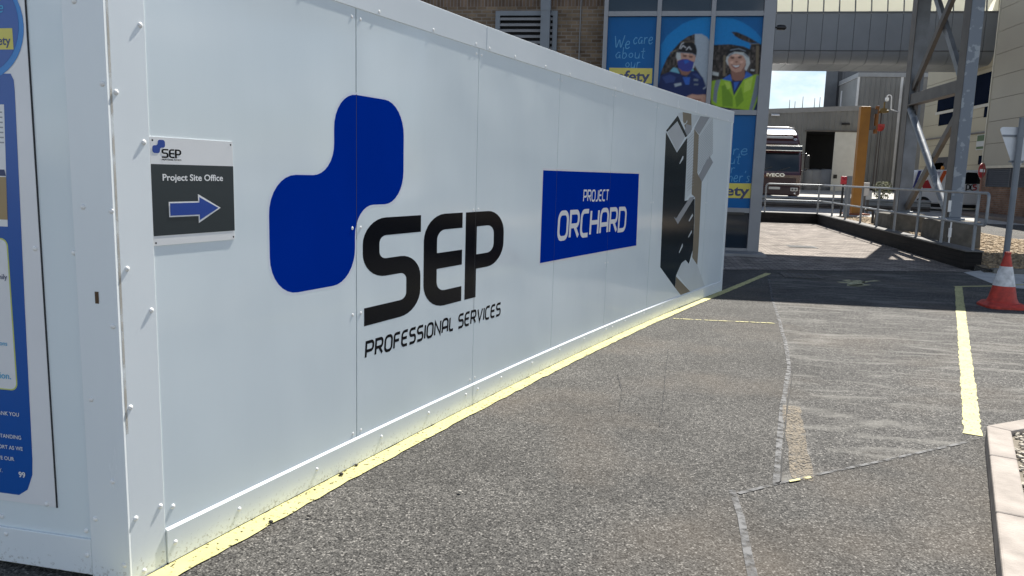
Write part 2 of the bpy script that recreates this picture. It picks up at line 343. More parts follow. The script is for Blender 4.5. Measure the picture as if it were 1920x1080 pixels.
# ---- a squared, rounded capital stroke alphabet: width, list of (points, closed, corner radii)
GL = {
 'P': (.62, [([(0,0),(0,1),(.62,1),(.62,.42),(0,.42)], 0, [0,.0,.24,.24,0])]),
 'R': (.62, [([(0,0),(0,1),(.6,1),(.6,.45),(0,.45)], 0, [0,.0,.24,.22,0]), ([(.3,.45),(.62,0)], 0, 0)]),
 'O': (.62, [([(0,0),(0,1),(.62,1),(.62,0)], 1, .29)]),
 'F': (.52, [([(0,0),(0,1),(.52,1)], 0, .18), ([(0,.52),(.46,.52)], 0, 0)]),
 'E': (.54, [([(.54,1),(0,1),(0,0),(.54,0)], 0, .28), ([(0,.52),(.48,.52)], 0, 0)]),
 'S': (.56, [([(.56,1),(0,1),(0,.53),(.56,.53),(.56,0),(0,0)], 0, .22)]),
 'I': (.0, [([(0,0),(0,1)], 0, 0)]),
 'N': (.62, [([(0,0),(0,1),(.62,0),(.62,1)], 0, 0)]),
 'A': (.62, [([(0,0),(0,1),(.62,1),(.62,0)], 0, .28), ([(0,.36),(.62,.36)], 0, 0)]),
 'L': (.44, [([(0,1),(0,0),(.44,0)], 0, .2)]),
 'V': (.62, [([(0,1),(.31,0),(.62,1)], 0, 0)]),
 'C': (.54, [([(.54,1),(0,1),(0,0),(.54,0)], 0, .28)]),
 'J': (.42, [([(.42,1),(.42,0),(0,0)], 0, .28)]),
 'T': (.56, [([(0,1),(.56,1)], 0, 0), ([(.28,1),(.28,0)], 0, 0)]),
 'H': (.62, [([(0,0),(0,1)], 0, 0), ([(.62,0),(.62,1)], 0, 0), ([(0,.5),(.62,.5)], 0, 0)]),
 'D': (.62, [([(0,0),(0,1),(.62,1),(.62,0)], 1, [0,0,.3,.3])]),
 # handwriting, lower case
 'w*': (.85, [([(0,.95),(.2,0),(.42,.75),(.6,0),(.85,1)], 0, .03)]),
 'e': (.42, [([(.03,.28),(.38,.33),(.34,.56),(.16,.56),(.02,.3),(.1,.03),(.26,.0),(.42,.14)], 0, .1)]),
 'c': (.38, [([(.36,.46),(.2,.56),(.02,.3),(.1,.02),(.25,.0),(.38,.12)], 0, .1)]),
 'a': (.42, [([(.36,.5),(.18,.56),(.0,.28),(.1,.0),(.3,.1),(.36,.5),(.36,.05),(.44,.03)], 0, .07)]),
 'r': (.34, [([(.05,.55),(.06,.0)], 0, 0), ([(.06,.35),(.18,.54),(.34,.5)], 0, .08)]),
 'b': (.42, [([(.05,1),(.05,.02),(.25,.0),(.4,.25),(.25,.54),(.06,.4)], 0, .1)]),
 'o': (.42, [([(.2,.56),(0,.28),(.2,0),(.42,.28)], 1, .18)]),
 'u': (.42, [([(.02,.55),(.04,.05),(.3,.02),(.38,.3),(.38,.55),(.38,0)], 0, .1)]),
 't': (.3, [([(.14,.95),(.12,.05),(.28,.02)], 0, .08), ([(-.05,.62),(.3,.66)], 0, 0)]),
 's': (.34, [([(.32,.5),(.15,.56),(.05,.42),(.3,.2),(.2,.02),(0,.05)], 0, .1)]),
 'm': (.62, [([(.02,0),(.04,.52)], 0, 0), ([(.04,.35),(.18,.54),(.3,.4),(.3,0)], 0, .1), ([(.3,.35),(.45,.54),(.6,.4),(.6,0)], 0, .1)]),
 "'": (.1, [([(.08,1),(.03,.8)], 0, 0)]),
}
def stroke_text(txt, x0, y0, h, w=None, stroke=.12, gap=.2, skew=0., space=.5, xs=1.0):
    """2-D verts, faces of a line of stroke lettering; if w is given it is stretched to that width (outer)"""
    items = []; x = 0
    for ch in txt:
        if ch == ' ': x += space; continue
        gw, strokes = GL[ch]; items.append((x, strokes)); x += gw+gap
    tot = x-gap; sc = h*(1-stroke)
    k = xs if w is None else (w-stroke*h)/(tot*sc)
    vs, fs = [], []
    for ox, strokes in items:
        cnt = 0
        for pts, closed, rad in strokes:
            q = [((ox+p[0])*k, p[1]) for p in pts]
            q = fillet(q, rad, bool(closed), 5) if rad else q
            v_, f_ = ribbon([(a*sc, b*sc) for a, b in q], stroke*h, bool(closed))
            o = len(vs); vs += [(a, b, (cnt+i)*4e-6) for i, (a, b) in enumerate(v_)]; cnt += len(v_); fs += [tuple(i+o for i in f) for f in f_]
    return [(x0+stroke*h/2+a+skew*b, y0+stroke*h/2+b, l) for a, b, l in vs], fs
def font_text(txt, size, bold=0.0, shear=0.0):
    c = bpy.data.curves.new('lettering', 'FONT'); c.body = txt; c.size = size; c.offset = bold*size; c.shear = shear; c.fill_mode = 'FRONT' if hasattr(c, 'fill_mode') else c.fill_mode
    c.resolution_u = 4
    o = bpy.data.objects.new('lettering', c); COL.objects.link(o)
    bpy.context.view_layer.update()
    me = o.evaluated_get(bpy.context.evaluated_depsgraph_get()).to_mesh()
    vs = [(v.co.x, v.co.y) for v in me.vertices]; fs = [tuple(p.vertices) for p in me.polygons]
    o.to_mesh_clear(); bpy.data.objects.remove(o); bpy.data.curves.remove(c)
    return vs, fs
def fit(vf, x0, y0, w=None, h=None, right=None):
    """place 2-D lettering: lower-left at x0,y0, scaled to width and/or height; right = right-align at that x"""
    vs, fs = vf
    ax = min(p[0] for p in vs); bx = max(p[0] for p in vs); ay = min(p[1] for p in vs); by = max(p[1] for p in vs)
    kx = w/(bx-ax) if w else None; ky = h/(by-ay) if h else None
    kx = kx or ky or 1; ky = ky or kx
    if right is not None: x0 = right-(bx-ax)*kx
    return [(x0+(p[0]-ax)*kx, y0+(p[1]-ay)*ky) for p in vs], fs
def cut_poly(poly, xs=(), ys=()):
    """triangulate a 2-D polygon, cut along x and y lines"""
    bm = bmesh.new(); vv = [bm.verts.new((a, b, 0)) for a, b in poly]
    for t in tessellate_polygon([[Vector((a, b, 0)) for a, b in poly]]):
        try: bm.faces.new([vv[i] for i in t])
        except ValueError: pass
    for x in xs:
        bmesh.ops.bisect_plane(bm, geom=bm.verts[:]+bm.edges[:]+bm.faces[:], plane_co=(x, 0, 0), plane_no=(1, 0, 0))
    for y in ys:
        bmesh.ops.bisect_plane(bm, geom=bm.verts[:]+bm.edges[:]+bm.faces[:], plane_co=(0, y, 0), plane_no=(0, 1, 0))
    bm.verts.index_update()
    vs = [(v.co.x, v.co.y) for v in bm.verts]; fs = [tuple(v.index for v in f.verts) for f in bm.faces]
    bm.free(); return vs, fs
def frange(a, b, s):
    r = []; x = a
    while x < b: r.append(x); x += s
    return r

# ------------------------------------------------------------------ terrain
YK = [15.4, 19, 28, 34, 40, 46, 52, 900]; ZK = [.08, .36, .46, .52, .64, .82, 1.14, 1.4]
def gz(x, y):
    if x < 6.6 and y < 27.95:
        return .2*max(0, min(1, (y-14)/14))
    if y < 15.4: return 0.
    for i in range(len(YK)-1):
        if y <= YK[i+1]: return ZK[i]+(ZK[i+1]-ZK[i])*(y-YK[i])/(YK[i+1]-YK[i])
    return ZK[-1]
def sheet(name, poly, off, mat, label=None, kind='structure', parent=None, cat=None):
    vs, fs = cut_poly(poly, ys=[14]+[k for k in YK[:-1] if k > 15.4]+[27.95])
    m = MB(); m.add([(a, b, gz(a, b)+off) for a, b in vs], fs)
    o = m.build(name, mat, parent, fixn=False)
    for p in o.data.polygons: pass
    bm = bmesh.new(); bm.from_mesh(o.data)
    for f in bm.faces:
        if f.normal.z < 0: f.normal_flip()
    bm.to_mesh(o.data); bm.free()
    tag(o, label, cat, None, kind); return o

A_ground = asphalt_mat('asphalt', (.012, .0116, .0108), (.104, .100, .092))
A_patch = asphalt_mat('worn_asphalt', (.0145, .014, .0135), (.108, .1045, .0975), dust=.78, worn=(.205, .198, .18))
m = MB()
for (x0, x1, ys) in ((-400, 6.6, [-300, 14, 27.95, 28]+YK[2:]), (6.6, 400, [-300, 15.39, 15.4]+YK[1:])):
    ys = sorted(set(ys))
    for a, b in zip(ys, ys[1:]):
        xm = (x0+x1)/2; e = 1e-4
        if a == 27.95 and x0 < 0: za, zb = .2, gz(xm, 28.0)
        else: za, zb = gz(xm, a+e), gz(xm, b-e)
        m.add([(x0, a, za), (x1, a, za), (x1, b, zb), (x0, b, zb)], [(0, 1, 2, 3)])
m.add([(6.6, 15.4, 0), (6.6, 27.95, .2), (6.6, 27.95, .46), (6.6, 19, .36), (6.6, 15.4, .08)], [(0, 1, 2, 3, 4)])
tag(m.build('ground', A_ground), None, None, None, 'structure')

def gpl(pts, z=0): return [gp(a, b, z) for a, b in pts]
# resurfaced strip between the sealed joint and the walkway line
SEAM = [(1455, 908), (1462, 830), (1467, 760), (1480, 690), (1474, 650), (1462, 605), (1448, 560), (1440, 515)]
patch = gpl(SEAM)+gpl([(1800, 513), (2140, 560), (2300, 700), (1816, 829), (1640, 868)])
sheet('asphalt_patch', patch, .0025, A_patch)
# grey sealed joints
Seal = worn_paint('joint_sealant', (.105, .107, .110), .47, .12, 18, .05)
def gline(name, pts, w, mat, off, jit=.0, lab=None, step=.12):
    q = []
    for (a, b) in zip(pts, pts[1:]):
        n = max(1, int(hypot(b[0]-a[0], b[1]-a[1])/step))
        q += [(a[0]+(b[0]-a[0])*i/n, a[1]+(b[1]-a[1])*i/n) for i in range(n)]
    q.append(pts[-1])
    vs, fs = ribbon(q, w)
    vs = [(a+random.uniform(-jit, jit), b+random.uniform(-jit, jit)) for a, b in vs]
    mm = MB(); mm.add([(a, b, gz(a, b)+off) for a, b in vs], [tuple(reversed(f)) for f in fs])
    o = mm.build(name, mat, None, fixn=False); tag(o, lab, None, None, 'structure')
    bm = bmesh.new(); bm.from_mesh(o.data)
    for f in bm.faces:
        if f.normal.z < 0: f.normal_flip()
    bm.to_mesh(o.data); bm.free()
    return o
gline('sealed_joint', gpl(SEAM), .036, Seal, .0045, .004, step=.3)
gline('sealed_joint', gpl([(1385, 926), (1455, 908), (1640, 868), (1740, 846), (1815, 829)]), .026, Seal, .0045, .004, step=.3)
gline('sealed_joint', gpl([(1372, 920), (1390, 970), (1402, 1040), (1412, 1085)])+[gp(1425, 1200)], .038, Seal, .0045, .004, step=.3)
crack = pm('crack_bitumen', (.012, .012, .012), .8)
gline('asphalt_crack', gpl([(1463, 905), (1470, 830), (1476, 762), (1487, 700)]), .006, crack, .0095, .004)

for q in ([(1253, 655), (1248, 700), (1243, 760), (1236, 800)], [(1158, 702), (1166, 735), (1160, 772)]):
    gline('asphalt_crack', gpl(q), .007, crack, .004, .005, step=.04)
# yellow paint
YEL = (.52, .485, .215)
Ypaint = worn_paint('yellow_road_paint', YEL, .36, .05, 48, .35)
Yfig = worn_paint('faded_yellow_figure', (.50, .47, .27), .42, .08, 40)
Wline = worn_paint('white_road_paint', (.6, .6, .57), .36, .06, 30)
Yfaint = worn_paint('worn_yellow_road_paint', (.22, .175, .115), .53, .16, 75, .15)
Ythin = worn_paint('thin_yellow_paint', YEL, .44, .05, 25)

# pavers on the ramp
Pav = brick_mat('block_paving', (.165, .142, .125), (.315, .278, .245), (.075, .067, .058), .21, .105, 'xy', .010)
pvf = [gp(1340, 506), gp(1445, 507), gp(1805, 512)]
sheet('block_paved_ramp', [(-3.0, 13.6), (pvf[0][0], pvf[0][1]), pvf[1], pvf[2], (6.52, 15.5), (6.52, 27.9), (-3.0, 27.9)], .006, Pav)
Conc = pm('concrete_yard', (.35, .338, .315), .8, var=.18, scale=.9, bump=.2, bscale=30)
sheet('concrete_yard', [(6.6, 20.2), (60, 20.2), (60, 300), (-40, 300), (-40, 28.0), (6.6, 28.0)], .008, Conc)
DropC = pm('dropped_kerb_concrete', (.46, .46, .44), .8, var=.2, scale=3, bump=.2)
sheet('concrete_apron', gpl([(1806, 513), (1928, 511), (2100, 530), (1960, 545), (1880, 539)]), .006, DropC)
Gravel_m = pm('gravel', (.28, .21, .13), .9, var=.75, scale=26, bump=1., bscale=30)
sheet('gravel_bed', [(6.62, 15.5), (15.5, 15.5), (15.5, 20.0), (9.3, 20.0), (9.3, 28.4), (6.62, 28.4)], .018, Gravel_m, kind='structure')

# ------------------------------------------------------------------ hoarding: curved plan
def _c(p): return _site(p[0], p[1])
WX, WY, WA, WK = -1.37007, 2.88883, 0.43547, 0.0125724
def W(s, z, off=0.):
    h = WA+WK*s
    x = WX+(cos(WA)-cos(h))/WK; y = WY+(sin(h)-sin(WA))/WK
    x, y = x+off*cos(h), y-off*sin(h)
    x, y = _site(x, y)
    return (x, y, z)
def inv(px, py, off=0.):
    d = ray(px, py); lo, hi = -1.5, 11
    def f(s):
        p = W(s, 0, off); return p[0]*d.y-p[1]*d.x
    fl = f(lo)
    for _ in range(50):
        mid = (lo+hi)/2
        if fl*f(mid) <= 0: hi = mid
        else: lo = mid
    p = W(lo, 0, off); t = (p[0]*d.x+p[1]*d.y)/(d.x**2+d.y**2)
    return (lo, CAM_H+t*d.z)
SL = frange(-.2, 9.6, .2)
def wbox(mb, s0, s1, o0, o1, z0, z1):
    ss = [s0]+[x for x in SL if s0+.02 < x < s1-.02]+[s1]; n = len(ss)
    vs = []
    for s in ss: vs += [W(s, z0, o0), W(s, z0, o1), W(s, z1, o1), W(s, z1, o0)]
    fs = [(0, 1, 2, 3), tuple(4*(n-1)+k for k in (3, 2, 1, 0))]
    for i in range(n-1):
        for k in range(4): fs.append((4*i+k, 4*i+(k+1) % 4, 4*i+4+(k+1) % 4, 4*i+4+k))
    mb.add(vs, fs)
def wdecal(name, poly_or_vf, off, mat, parent):
    if isinstance(poly_or_vf, tuple): vs, fs = poly_or_vf
    else:
        a = min(p[0] for p in poly_or_vf); b = max(p[0] for p in poly_or_vf)
        vs, fs = cut_poly(poly_or_vf, xs=[x for x in SL if a < x < b])
    mb = MB(); n = len(vs)
    mb.add([W(p[0], p[1], (off*.12 if off < .00365 else off)+(p[2] if len(p) > 2 else 0)) for p in vs], fs)   # vinyl lies almost flush
    o = mb.build(name, mat, parent, fixn=False)
    return facing(o, Vector((W(5, 0, 1)[0]-W(5, 0, 0)[0], W(5, 0, 1)[1]-W(5, 0, 0)[1], 0)))
def facing(o, d):
    bm = bmesh.new(); bm.from_mesh(o.data)
    for f in bm.faces:
        f.normal_update()
        if f.normal.dot(d) < 0: f.normal_flip()
    bm.to_mesh(o.data); bm.free(); return o

Wpan = panel_mat('white_composite_panel', (.73, .80, .82), .10, .11, .30)
Wtrim = panel_mat('white_folded_trim', (.765, .81, .825), .26, .05, .22)
Wdark = pm('dark_backing', (.03, .03, .035), .8)
Wriv = pm('white_rivet', (.82, .82, .80), .3)
HO = W(0, 0)
hoard = thing('hoarding', 'long white panelled site hoarding with blue emblem and black lettering beside the asphalt', 'hoarding', HO)
SE = [0.012, 1.2695, 2.5492, 3.855, 5.06, 6.3019, 7.50, 8.355, 9.285]
for i, (a, b) in enumerate(zip(SE, SE[1:])):
    mb = MB(); wbox(mb, a+.0025, b-(.0055 if i in (0, 4, 6) else .0025), -.012, 0.0, .02, 2.50); mb.build('panel', Wpan, hoard)
mb = MB(); wbox(mb, 0.012, 9.30, -.07, -.0145, .03, 2.48); mb.build('backing_frame', Wdark, hoard)
# fascia capping
FJ = [-.16, 2.6462, 5.2251, 7.7096, 9.375]
rivf = [1.4604, 1.9941, 2.5037, 2.6828, 3.0581, 3.5665, 4.0347, 4.5894, 5.0721, 5.2557, 5.5764, 6.069, 6.5725, 7.0422, 7.65, 7.7761, 8.0921, 8.6, 9.1, .3, .9]
rivb = [.0507, .3992, .9252, 1.4796, 1.98, 2.446, 2.6076, 2.9571, 3.4779, 4.0143, 4.5527, 5.0954, 5.2648, 5.6222, 6.2, 6.8, 7.4, 7.9, 8.4, 8.9]
rv = bpy.data.meshes.new('rivet')
_m = MB(); _m.lathe([(.0100, 0), (.0100, .001), (.0085, .0036), (.0055, .0054), (.0015, .0062)], 0, 0, 12); _r = _m.build('rivet', Wriv, None, smooth=True)
riv_me = _r.data; bpy.data.objects.remove(_r)
def rivet(pos, nrm, parent):
    o = bpy.data.objects.new('rivet', riv_me); COL.objects.link(o); o.parent = parent
    o.rotation_euler = Vector(nrm).to_track_quat('Z', 'Y').to_euler(); o.location = Vector(pos)-worg(parent); return o
def wn(s):
    a, b = W(s, 0, 0), W(s, 0, 1); return (b[0]-a[0], b[1]-a[1], 0)
for i, (a, b) in enumerate(zip(FJ, FJ[1:])):
    mb = MB(); wbox(mb, a+.001, b-.001, -.075, .0035+.0012*(i % 2), 2.408, 2.565); f = mb.build('fascia', Wtrim, hoard, bevel=.003)
    for s in rivf:
        if a < s < b: rivet(W(s, 2.427, .0035+.0012*(i % 2)), wn(s), f).scale = (1, 1, .45)
BJ = [.014, 2.5419, 5.15, 7.72, 9.275]
for i, (a, b) in enumerate(zip(BJ, BJ[1:])):
    mb = MB(); o1 = .011+.0012*(i % 2)
    wbox(mb, a+.001, b-.001, -.002, o1, .011, .148)
    ss = [a+.001]+[x for x in SL if a+.02 < x < b-.02]+[b-.001]
    # sloping upper lip
    vs = []
    for s in ss: vs += [W(s, .1485, o1), W(s, .158, .001), W(s, .1485, .001)]
    n = len(ss); fs = [(0, 1, 2), (3*n-3, 3*n-1, 3*n-2)]
    for k in range(n-1):
        for j in range(3): fs.append((3*k+j, 3*k+3+j, 3*k+3+(j+1) % 3, 3*k+(j+1) % 3))
    mb.add(vs, fs)
    f = mb.build('base_trim', Wtrim, hoard)
    for s in rivb:
        if a < s < b: rivet(W(s, .085+.03*min(1, s/4), o1), wn(s), f)
# panel rivets in pairs along the joints
for s, zz in ((1.2695, (2.36, 1.30, .185, .84)), (2.5492, (2.37, 1.36, .19)), (3.855, (2.36,)), (5.06, (.78, 2.36)), (6.3019, (1.34, 2.36)), (8.355, (1.3,))):
    for z in zz:
        rivet(W(s-.035, z, 0), wn(s), hoard).scale = (.9, .9, .4); rivet(W(s+.035, z, 0), wn(s), hoard).scale = (.9, .9, .4)
rivet(W(.055, .235, 0), wn(0), hoard)
# end post
mb = MB(); wbox(mb, 9.287, 9.335, -.08, .010, .004, 2.406); mb.build('end_post', Wtrim, hoard, bevel=.003)

# ---- left return: plane from the corner going away to the left
CN = W(-.150, 0, .0085)
LD = Vector((*_site(-sin(radians(102.08)), -cos(radians(102.08))), 0)).normalized()   # to the left along the face
LN = Vector((LD.y, -LD.x, 0))
if LN.y > 0: LN = -LN
def Lp(t, z, off=0.): return (CN[0]+LD.x*t+LN.x*off, CN[1]+LD.y*t+LN.y*off, z)
def linv(px, py, off=0.):
    d = ray(px, py); o = Vector((CN[0], CN[1], 0))+LN*off; cpt = Vector((0, 0, CAM_H))
    k = (o-cpt).dot(LN)/d.dot(LN); p = cpt+d*k
    return ((p-o).dot(LD), p.z)
def lbox(mb, t0, t1, o0, o1, z0, z1):
    b = [Lp(t0, z0, o0), Lp(t1, z0, o0), Lp(t1, z0, o1), Lp(t0, z0, o1)]
    mb.hexa(b, [(p[0], p[1], z1) for p in b])
def ldecal(name, shape, off, mat, parent):
    vs, fs = shape if isinstance(shape, tuple) else cut_poly(shape)
    mb = MB(); mb.add([Lp(a, b, off) for a, b in vs], fs)
    return facing(mb.build(name, mat, parent, fixn=False), LN)
tw = linv(135, 300)[0]
mb = MB(); lbox(mb, .10, 1.42, -.012, -.002, .02, 2.50); mb.build('panel', Wpan, hoard)
mb = MB(); lbox(mb, 1.425, 2.7, -.012, -.002, .02, 2.50); mb.build('panel', Wpan, hoard)
mb = MB(); lbox(mb, .10, 2.7, -.07, -.0145, .03, 2.48); mb.build('backing_frame', Wdark, hoard)
mb = MB(); lbox(mb, tw+.002, 2.7, -.0015, .010, .02, .165); bt = mb.build('base_trim', Wtrim, hoard, bevel=.003)
mb = MB(); lbox(mb, -.01, 2.7, -.075, .014, 2.408, 2.565); mb.build('fascia', Wtrim, hoard, bevel=.003)
# folded corner trim: one wing on each face
mb = MB(); lbox(mb, 0.0, tw, -.001, .0115, .004, 2.406); ctl = mb.build('corner_trim', Wtrim, hoard, bevel=.002)
mb = MB(); q_ = [W(-.150, 0, -.001)[:2], W(.012, 0, -.001)[:2], W(.012, 0, .004)[:2], W(-.150, 0, .008)[:2]]; mb.hexa([(a, b, .004) for a, b in q_], [(a, b, 2.406) for a, b in q_]); ctr = mb.build('corner_trim', Wtrim, hoard, bevel=.002)
for px, py in [(263, 47), (217, 173), (270, 267), (238, 504), (284, 582), (244, 764), (301, 949), (254, 972), (270, 1070)]:
    s, z = inv(px, py, .006); o_ = .004+.004*(.012-s)/.162; rivet(W(s, z, o_), wn(0), ctr)
for px, py in [(139, 2), (192, 157), (156, 388), (209, 396), (212, 612), (171, 749), (211, 903), (179, 973), (233, 1060)]:
    t, z = linv(px, py, .0115); rivet(Lp(t, z, .0115), LN, ctl)
for px, py in [(12, 1001), (163, 1041)]:
    t, z = linv(px, py, .010); rivet(Lp(t, z, .010), LN, bt)
for px, py in [(139, 474), (4, 968), (162, 995)]:
    t, z = linv(px, py, -.002); rivet(Lp(t, z, -.002), LN, hoard)
Dirt = worn_paint('brown_edge_dirt', (.52, .47, .39), .50, .22, 11)
wdecal('edge_dirt', [(-.1485, .6), (-.138, .6), (-.139, 2.4), (-.1485, 2.4)], .0088, Dirt, ctr)
slot = linv(182, 558, .0115)
ldecal('slot_hole', [(slot[0]-.008, slot[1]-.022), (slot[0]+.008, slot[1]-.022), (slot[0]+.008, slot[1]+.022), (slot[0]-.008, slot[1]+.022)], .0128, pm('slot_rust', (.10, .06, .03), .9), ctl)

# ---- emblem and lettering on the front
Vblue = pm('royal_blue_vinyl', (.0003, .027, .30), .15, var=.04, spec=.0)
Vblack = pm('black_vinyl', (.004, .005, .008), .15, var=.04, spec=.12)
Vedge = pm('pale_blue_vinyl_edge', (.70, .74, .82), .3, var=.03)
def cross_logo(s0, z0, w, h, g=0.):
    X = [0, .43, .585, 1]; Y = [0, .417, .575, 1]
    P = [(0-g/w, 0-g/h), (.585+g/w, 0-g/h), (.585+g/w, .417-g/h), (1+g/w, .417-g/h), (1+g/w, 1+g/h), (.43-g/w, 1+g/h), (.43-g/w, .575+g/h), (0-g/w, .575+g/h)]
    return fillet([(s0+a*w, z0+b*h) for a, b in P], [w*.17, w*.17, w*.15, w*.17, w*.17, w*.17, w*.15, w*.17], True, 8)
wdecal('emblem_outline', cross_logo(.631, 1.015, 1.069, .967, .011), .0012, Vedge, hoard)
wdecal('emblem', cross_logo(.631, 1.015, 1.069, .967), .0024, Vblue, hoard)
def sep(s0, z0, w, h):
    """bold squared S E P; horizontals thinner than uprights"""
    vs, fs = [], []; asp = .66
    def st(pts, rad, x, ww):
        hs = .17*h; k = asp
        q = [((x+p[0]*ww)*k, p[1]*h) for p in pts]
        q = fillet(q, rad, False, 8)
        v_, f_ = ribbon(q, hs); o = len(vs)
        vs.extend([(s0+a/k, z0+b) for a, b in v_]); fs.extend([tuple(i+o for i in f) for f in f_])
    e = .085; vx = .085*h/asp
    wS, wE, wP = w*.345, w*.28, w*.325; xE = w*.365; xP = w*.677
    fx = vx
    st([(1, 1-e), (fx/wS, 1-e), (fx/wS, .525), (1-fx/wS, .525), (1-fx/wS, e), (0.02, e)], .155*h, 0, wS)
    st([(1, 1-e), (fx/wE, 1-e), (fx/wE, e), (1, e)], .19*h, xE, wE); st([(fx/wE, .50), (1, .50)], 0, xE, wE)
    st([(fx*.85/wP, 0), (fx*.85/wP, 1-.001)], 0, xP, wP); st([(fx/wP, 1-e), (1-fx/wP, 1-e), (1-fx/wP, .42), (fx/wP, .42)], .19*h, xP, wP)
    return vs, fs
wdecal('lettering', sep(1.322, .762, 1.637, .584), .0024, Vblack, hoard)
def two_words(vf):
    vs, fs = vf; xs = sorted(set(round(p[0], 4) for p in vs)); g = max(range(len(xs)-1), key=lambda i: xs[i+1]-xs[i]); cutx = (xs[g]+xs[g+1])/2
    res = []
    for side in (0, 1):
        f2 = [f for f in fs if (vs[f[0]][0] > cutx) == bool(side)]; ids = sorted({i for f in f2 for i in f}); mp_ = {i: k for k, i in enumerate(ids)}
        res.append(([vs[i] for i in ids], [tuple(mp_[i] for i in f) for f in f2]))
    return res
for w_ in two_words(stroke_text('PROFESSIONAL SERVICES', 1.338, .576, .101, 1.605, .175, .24, .10, .42)): wdecal('lettering', w_, .0024, Vblack, hoard)
for s_, z0_, z1_ in ((1.2695, 1.24, 1.986), (2.5492, .60, 1.36), (3.855, .89, 1.65), (5.06, .88, 1.65)):
    wdecal('panel_joint', [(s_-.0016, z0_), (s_+.0016, z0_), (s_+.0016, z1_), (s_-.0016, z1_)], .0034 if s_ < 3 else .00364, Wdark, hoard)
# project sign print
Wprint = pm('white_print', (.74, .74, .76), .25, var=.04)
wdecal('name_board', [(3.575, .888), (5.89, .875), (5.862, 1.66), (3.58, 1.656)], .0012, Wprint, hoard)
wdecal('name_board', [(3.5905, .905), (5.8766, .893), (5.848, 1.644), (3.595, 1.640)], .0024, Vblue, hoard)
for txt, pts, st in (('PROJECT', [(1093, 379), (1142, 355)], .15), ('ORCHARD', [(1044, 453), (1175, 387)], .16)):
    (sa, za), (sb, zb) = inv(*pts[0]), inv(*pts[1])
    wdecal('lettering', stroke_text(txt, sa, za, zb-za, sb-sa, st, .2, .06), .0036, Wprint, hoard)
# isometric drawing of the building
CR = {'C1': (1230, 200, 6.0), 'C2': (1230, 370, 5.684), 'A': (1120, 0, 4.909), 'M': (1225, 55, 7.717), 'F': (1325, 55, 6.75)}
def crop(k, pts):
    ox, oy, sc = CR[k]; return [(ox+a/sc, oy+b/sc) for a, b in pts]
art = [
 ('tan', crop('C1', [(300,60),(400,80),(400,260),(352,330),(330,250),(300,150)])),
 ('pale', crop('C1', [(250,75),(300,62),(305,170),(252,130)])), ('pale', crop('C1', [(305,225),(350,105),(352,175)])),
 ('grey', crop('C1', [(340,195),(396,212),(392,285),(350,330),(322,265)])),
 ('pale', crop('C1', [(398,85),(498,100),(400,255)])),
 ('grey', crop('C1', [(500,105),(605,120),(485,315),(440,262),(430,242)])),
 ('pale', crop('C1', [(605,125),(642,130),(640,520),(468,757),(465,700),(480,325)])),
 ('tan', crop('C1', [(430,250),(482,320),(465,745),(515,845),(505,1040)])+crop('C2', [(480,0),(455,500),(440,722),(385,640),(408,300),(415,0)])+crop('C1', [(400,985),(412,690)])),
 ('grey', crop('C1', [(598,545),(642,625),(515,850),(480,772)])),
 ('pale', crop('C1', [(355,342),(430,250),(413,690),(400,960),(322,1062),(340,690)])),
 ('dark', crop('C1', [(112,285),(235,515),(352,345),(340,690),(322,1060)])+crop('C2', [(412,15),(408,250),(392,560),(350,710),(315,668),(272,700),(215,830),(200,960),(45,745),(75,0)])),
 ('dark', crop('C1', [(245,98),(352,332),(330,345),(240,165),(128,283),(112,272)])),
 ('roof', crop('C1', [(240,168),(327,342),(235,505),(128,290)])),
 ('tan', crop('C2', [(215,845),(365,1005),(330,1030),(262,1052),(200,960)])),
 ('grey', crop('C2', [(190,205),(212,228),(360,0),(415,-8),(232,287)])),
 ('pale', crop('C2', [(225,815),(275,700),(315,670),(350,712),(388,645),(440,720),(520,950),(365,1005)])),
 ('pale', crop('C1', [(262,640),(300,555),(310,560),(305,590),(268,645)])), ('pale', crop('C2', [(348,250),(388,172),(395,195),(354,258)])),
 ('pale', crop('C2', [(343,420),(380,348),(381,375),(347,428)])), ('pale', crop('C2', [(243,590),(282,488),(285,520),(249,594)])),
]
AM = {'tan': pm('print_tan', (.24, .205, .15), .25, var=.05), 'pale': pm('print_pale', (.60, .65, .665), .25, var=.05), 'grey': pm('print_grey', (.33, .345, .36), .25, var=.05),
      'dark': pm('print_charcoal', (.012, .020, .026), .15, var=.05), 'roof': pm('print_roof', (.50, .52, .53), .25, var=.05)}
for i, (k, pts) in enumerate(art):
    q = [inv(*p) for p in pts]; q = [(a, max(b, .16)) for a, b in q]
    wdecal('printed_drawing', q, .0012+.00012*i, AM[k], hoard)
# fine cladding lines of the drawing
lines = MB()
for k in range(22):
    y0 = 140+k*27
    a, b = crop('C1', [(640, y0)])[0], crop('C1', [(470, y0+235)])[0]
    (s0, z0), (s1, z1) = inv(*a), inv(*b)
    vs, fs = ribbon([(s0, z0), (s1, z1)], .006)
    if z1 > .98 and y0+235 < 760 and y0 < 520: lines.add([W(p, q, .0006) for p, q in vs], fs)
for k in range(24):
    y0 = 300+k*32
    a, b = crop('C1', [(424, y0)])[0], crop('C1', [(350, y0+75)])[0]
    (s0, z0), (s1, z1) = inv(*a), inv(*b)
    if y0 < 900:
        vs, fs = ribbon([(s0, z0), (s1, z1)], .006); lines.add([W(p, q, .0006) for p, q in vs], fs)
lines.build('printed_drawing', AM['grey'], hoard, fixn=False)

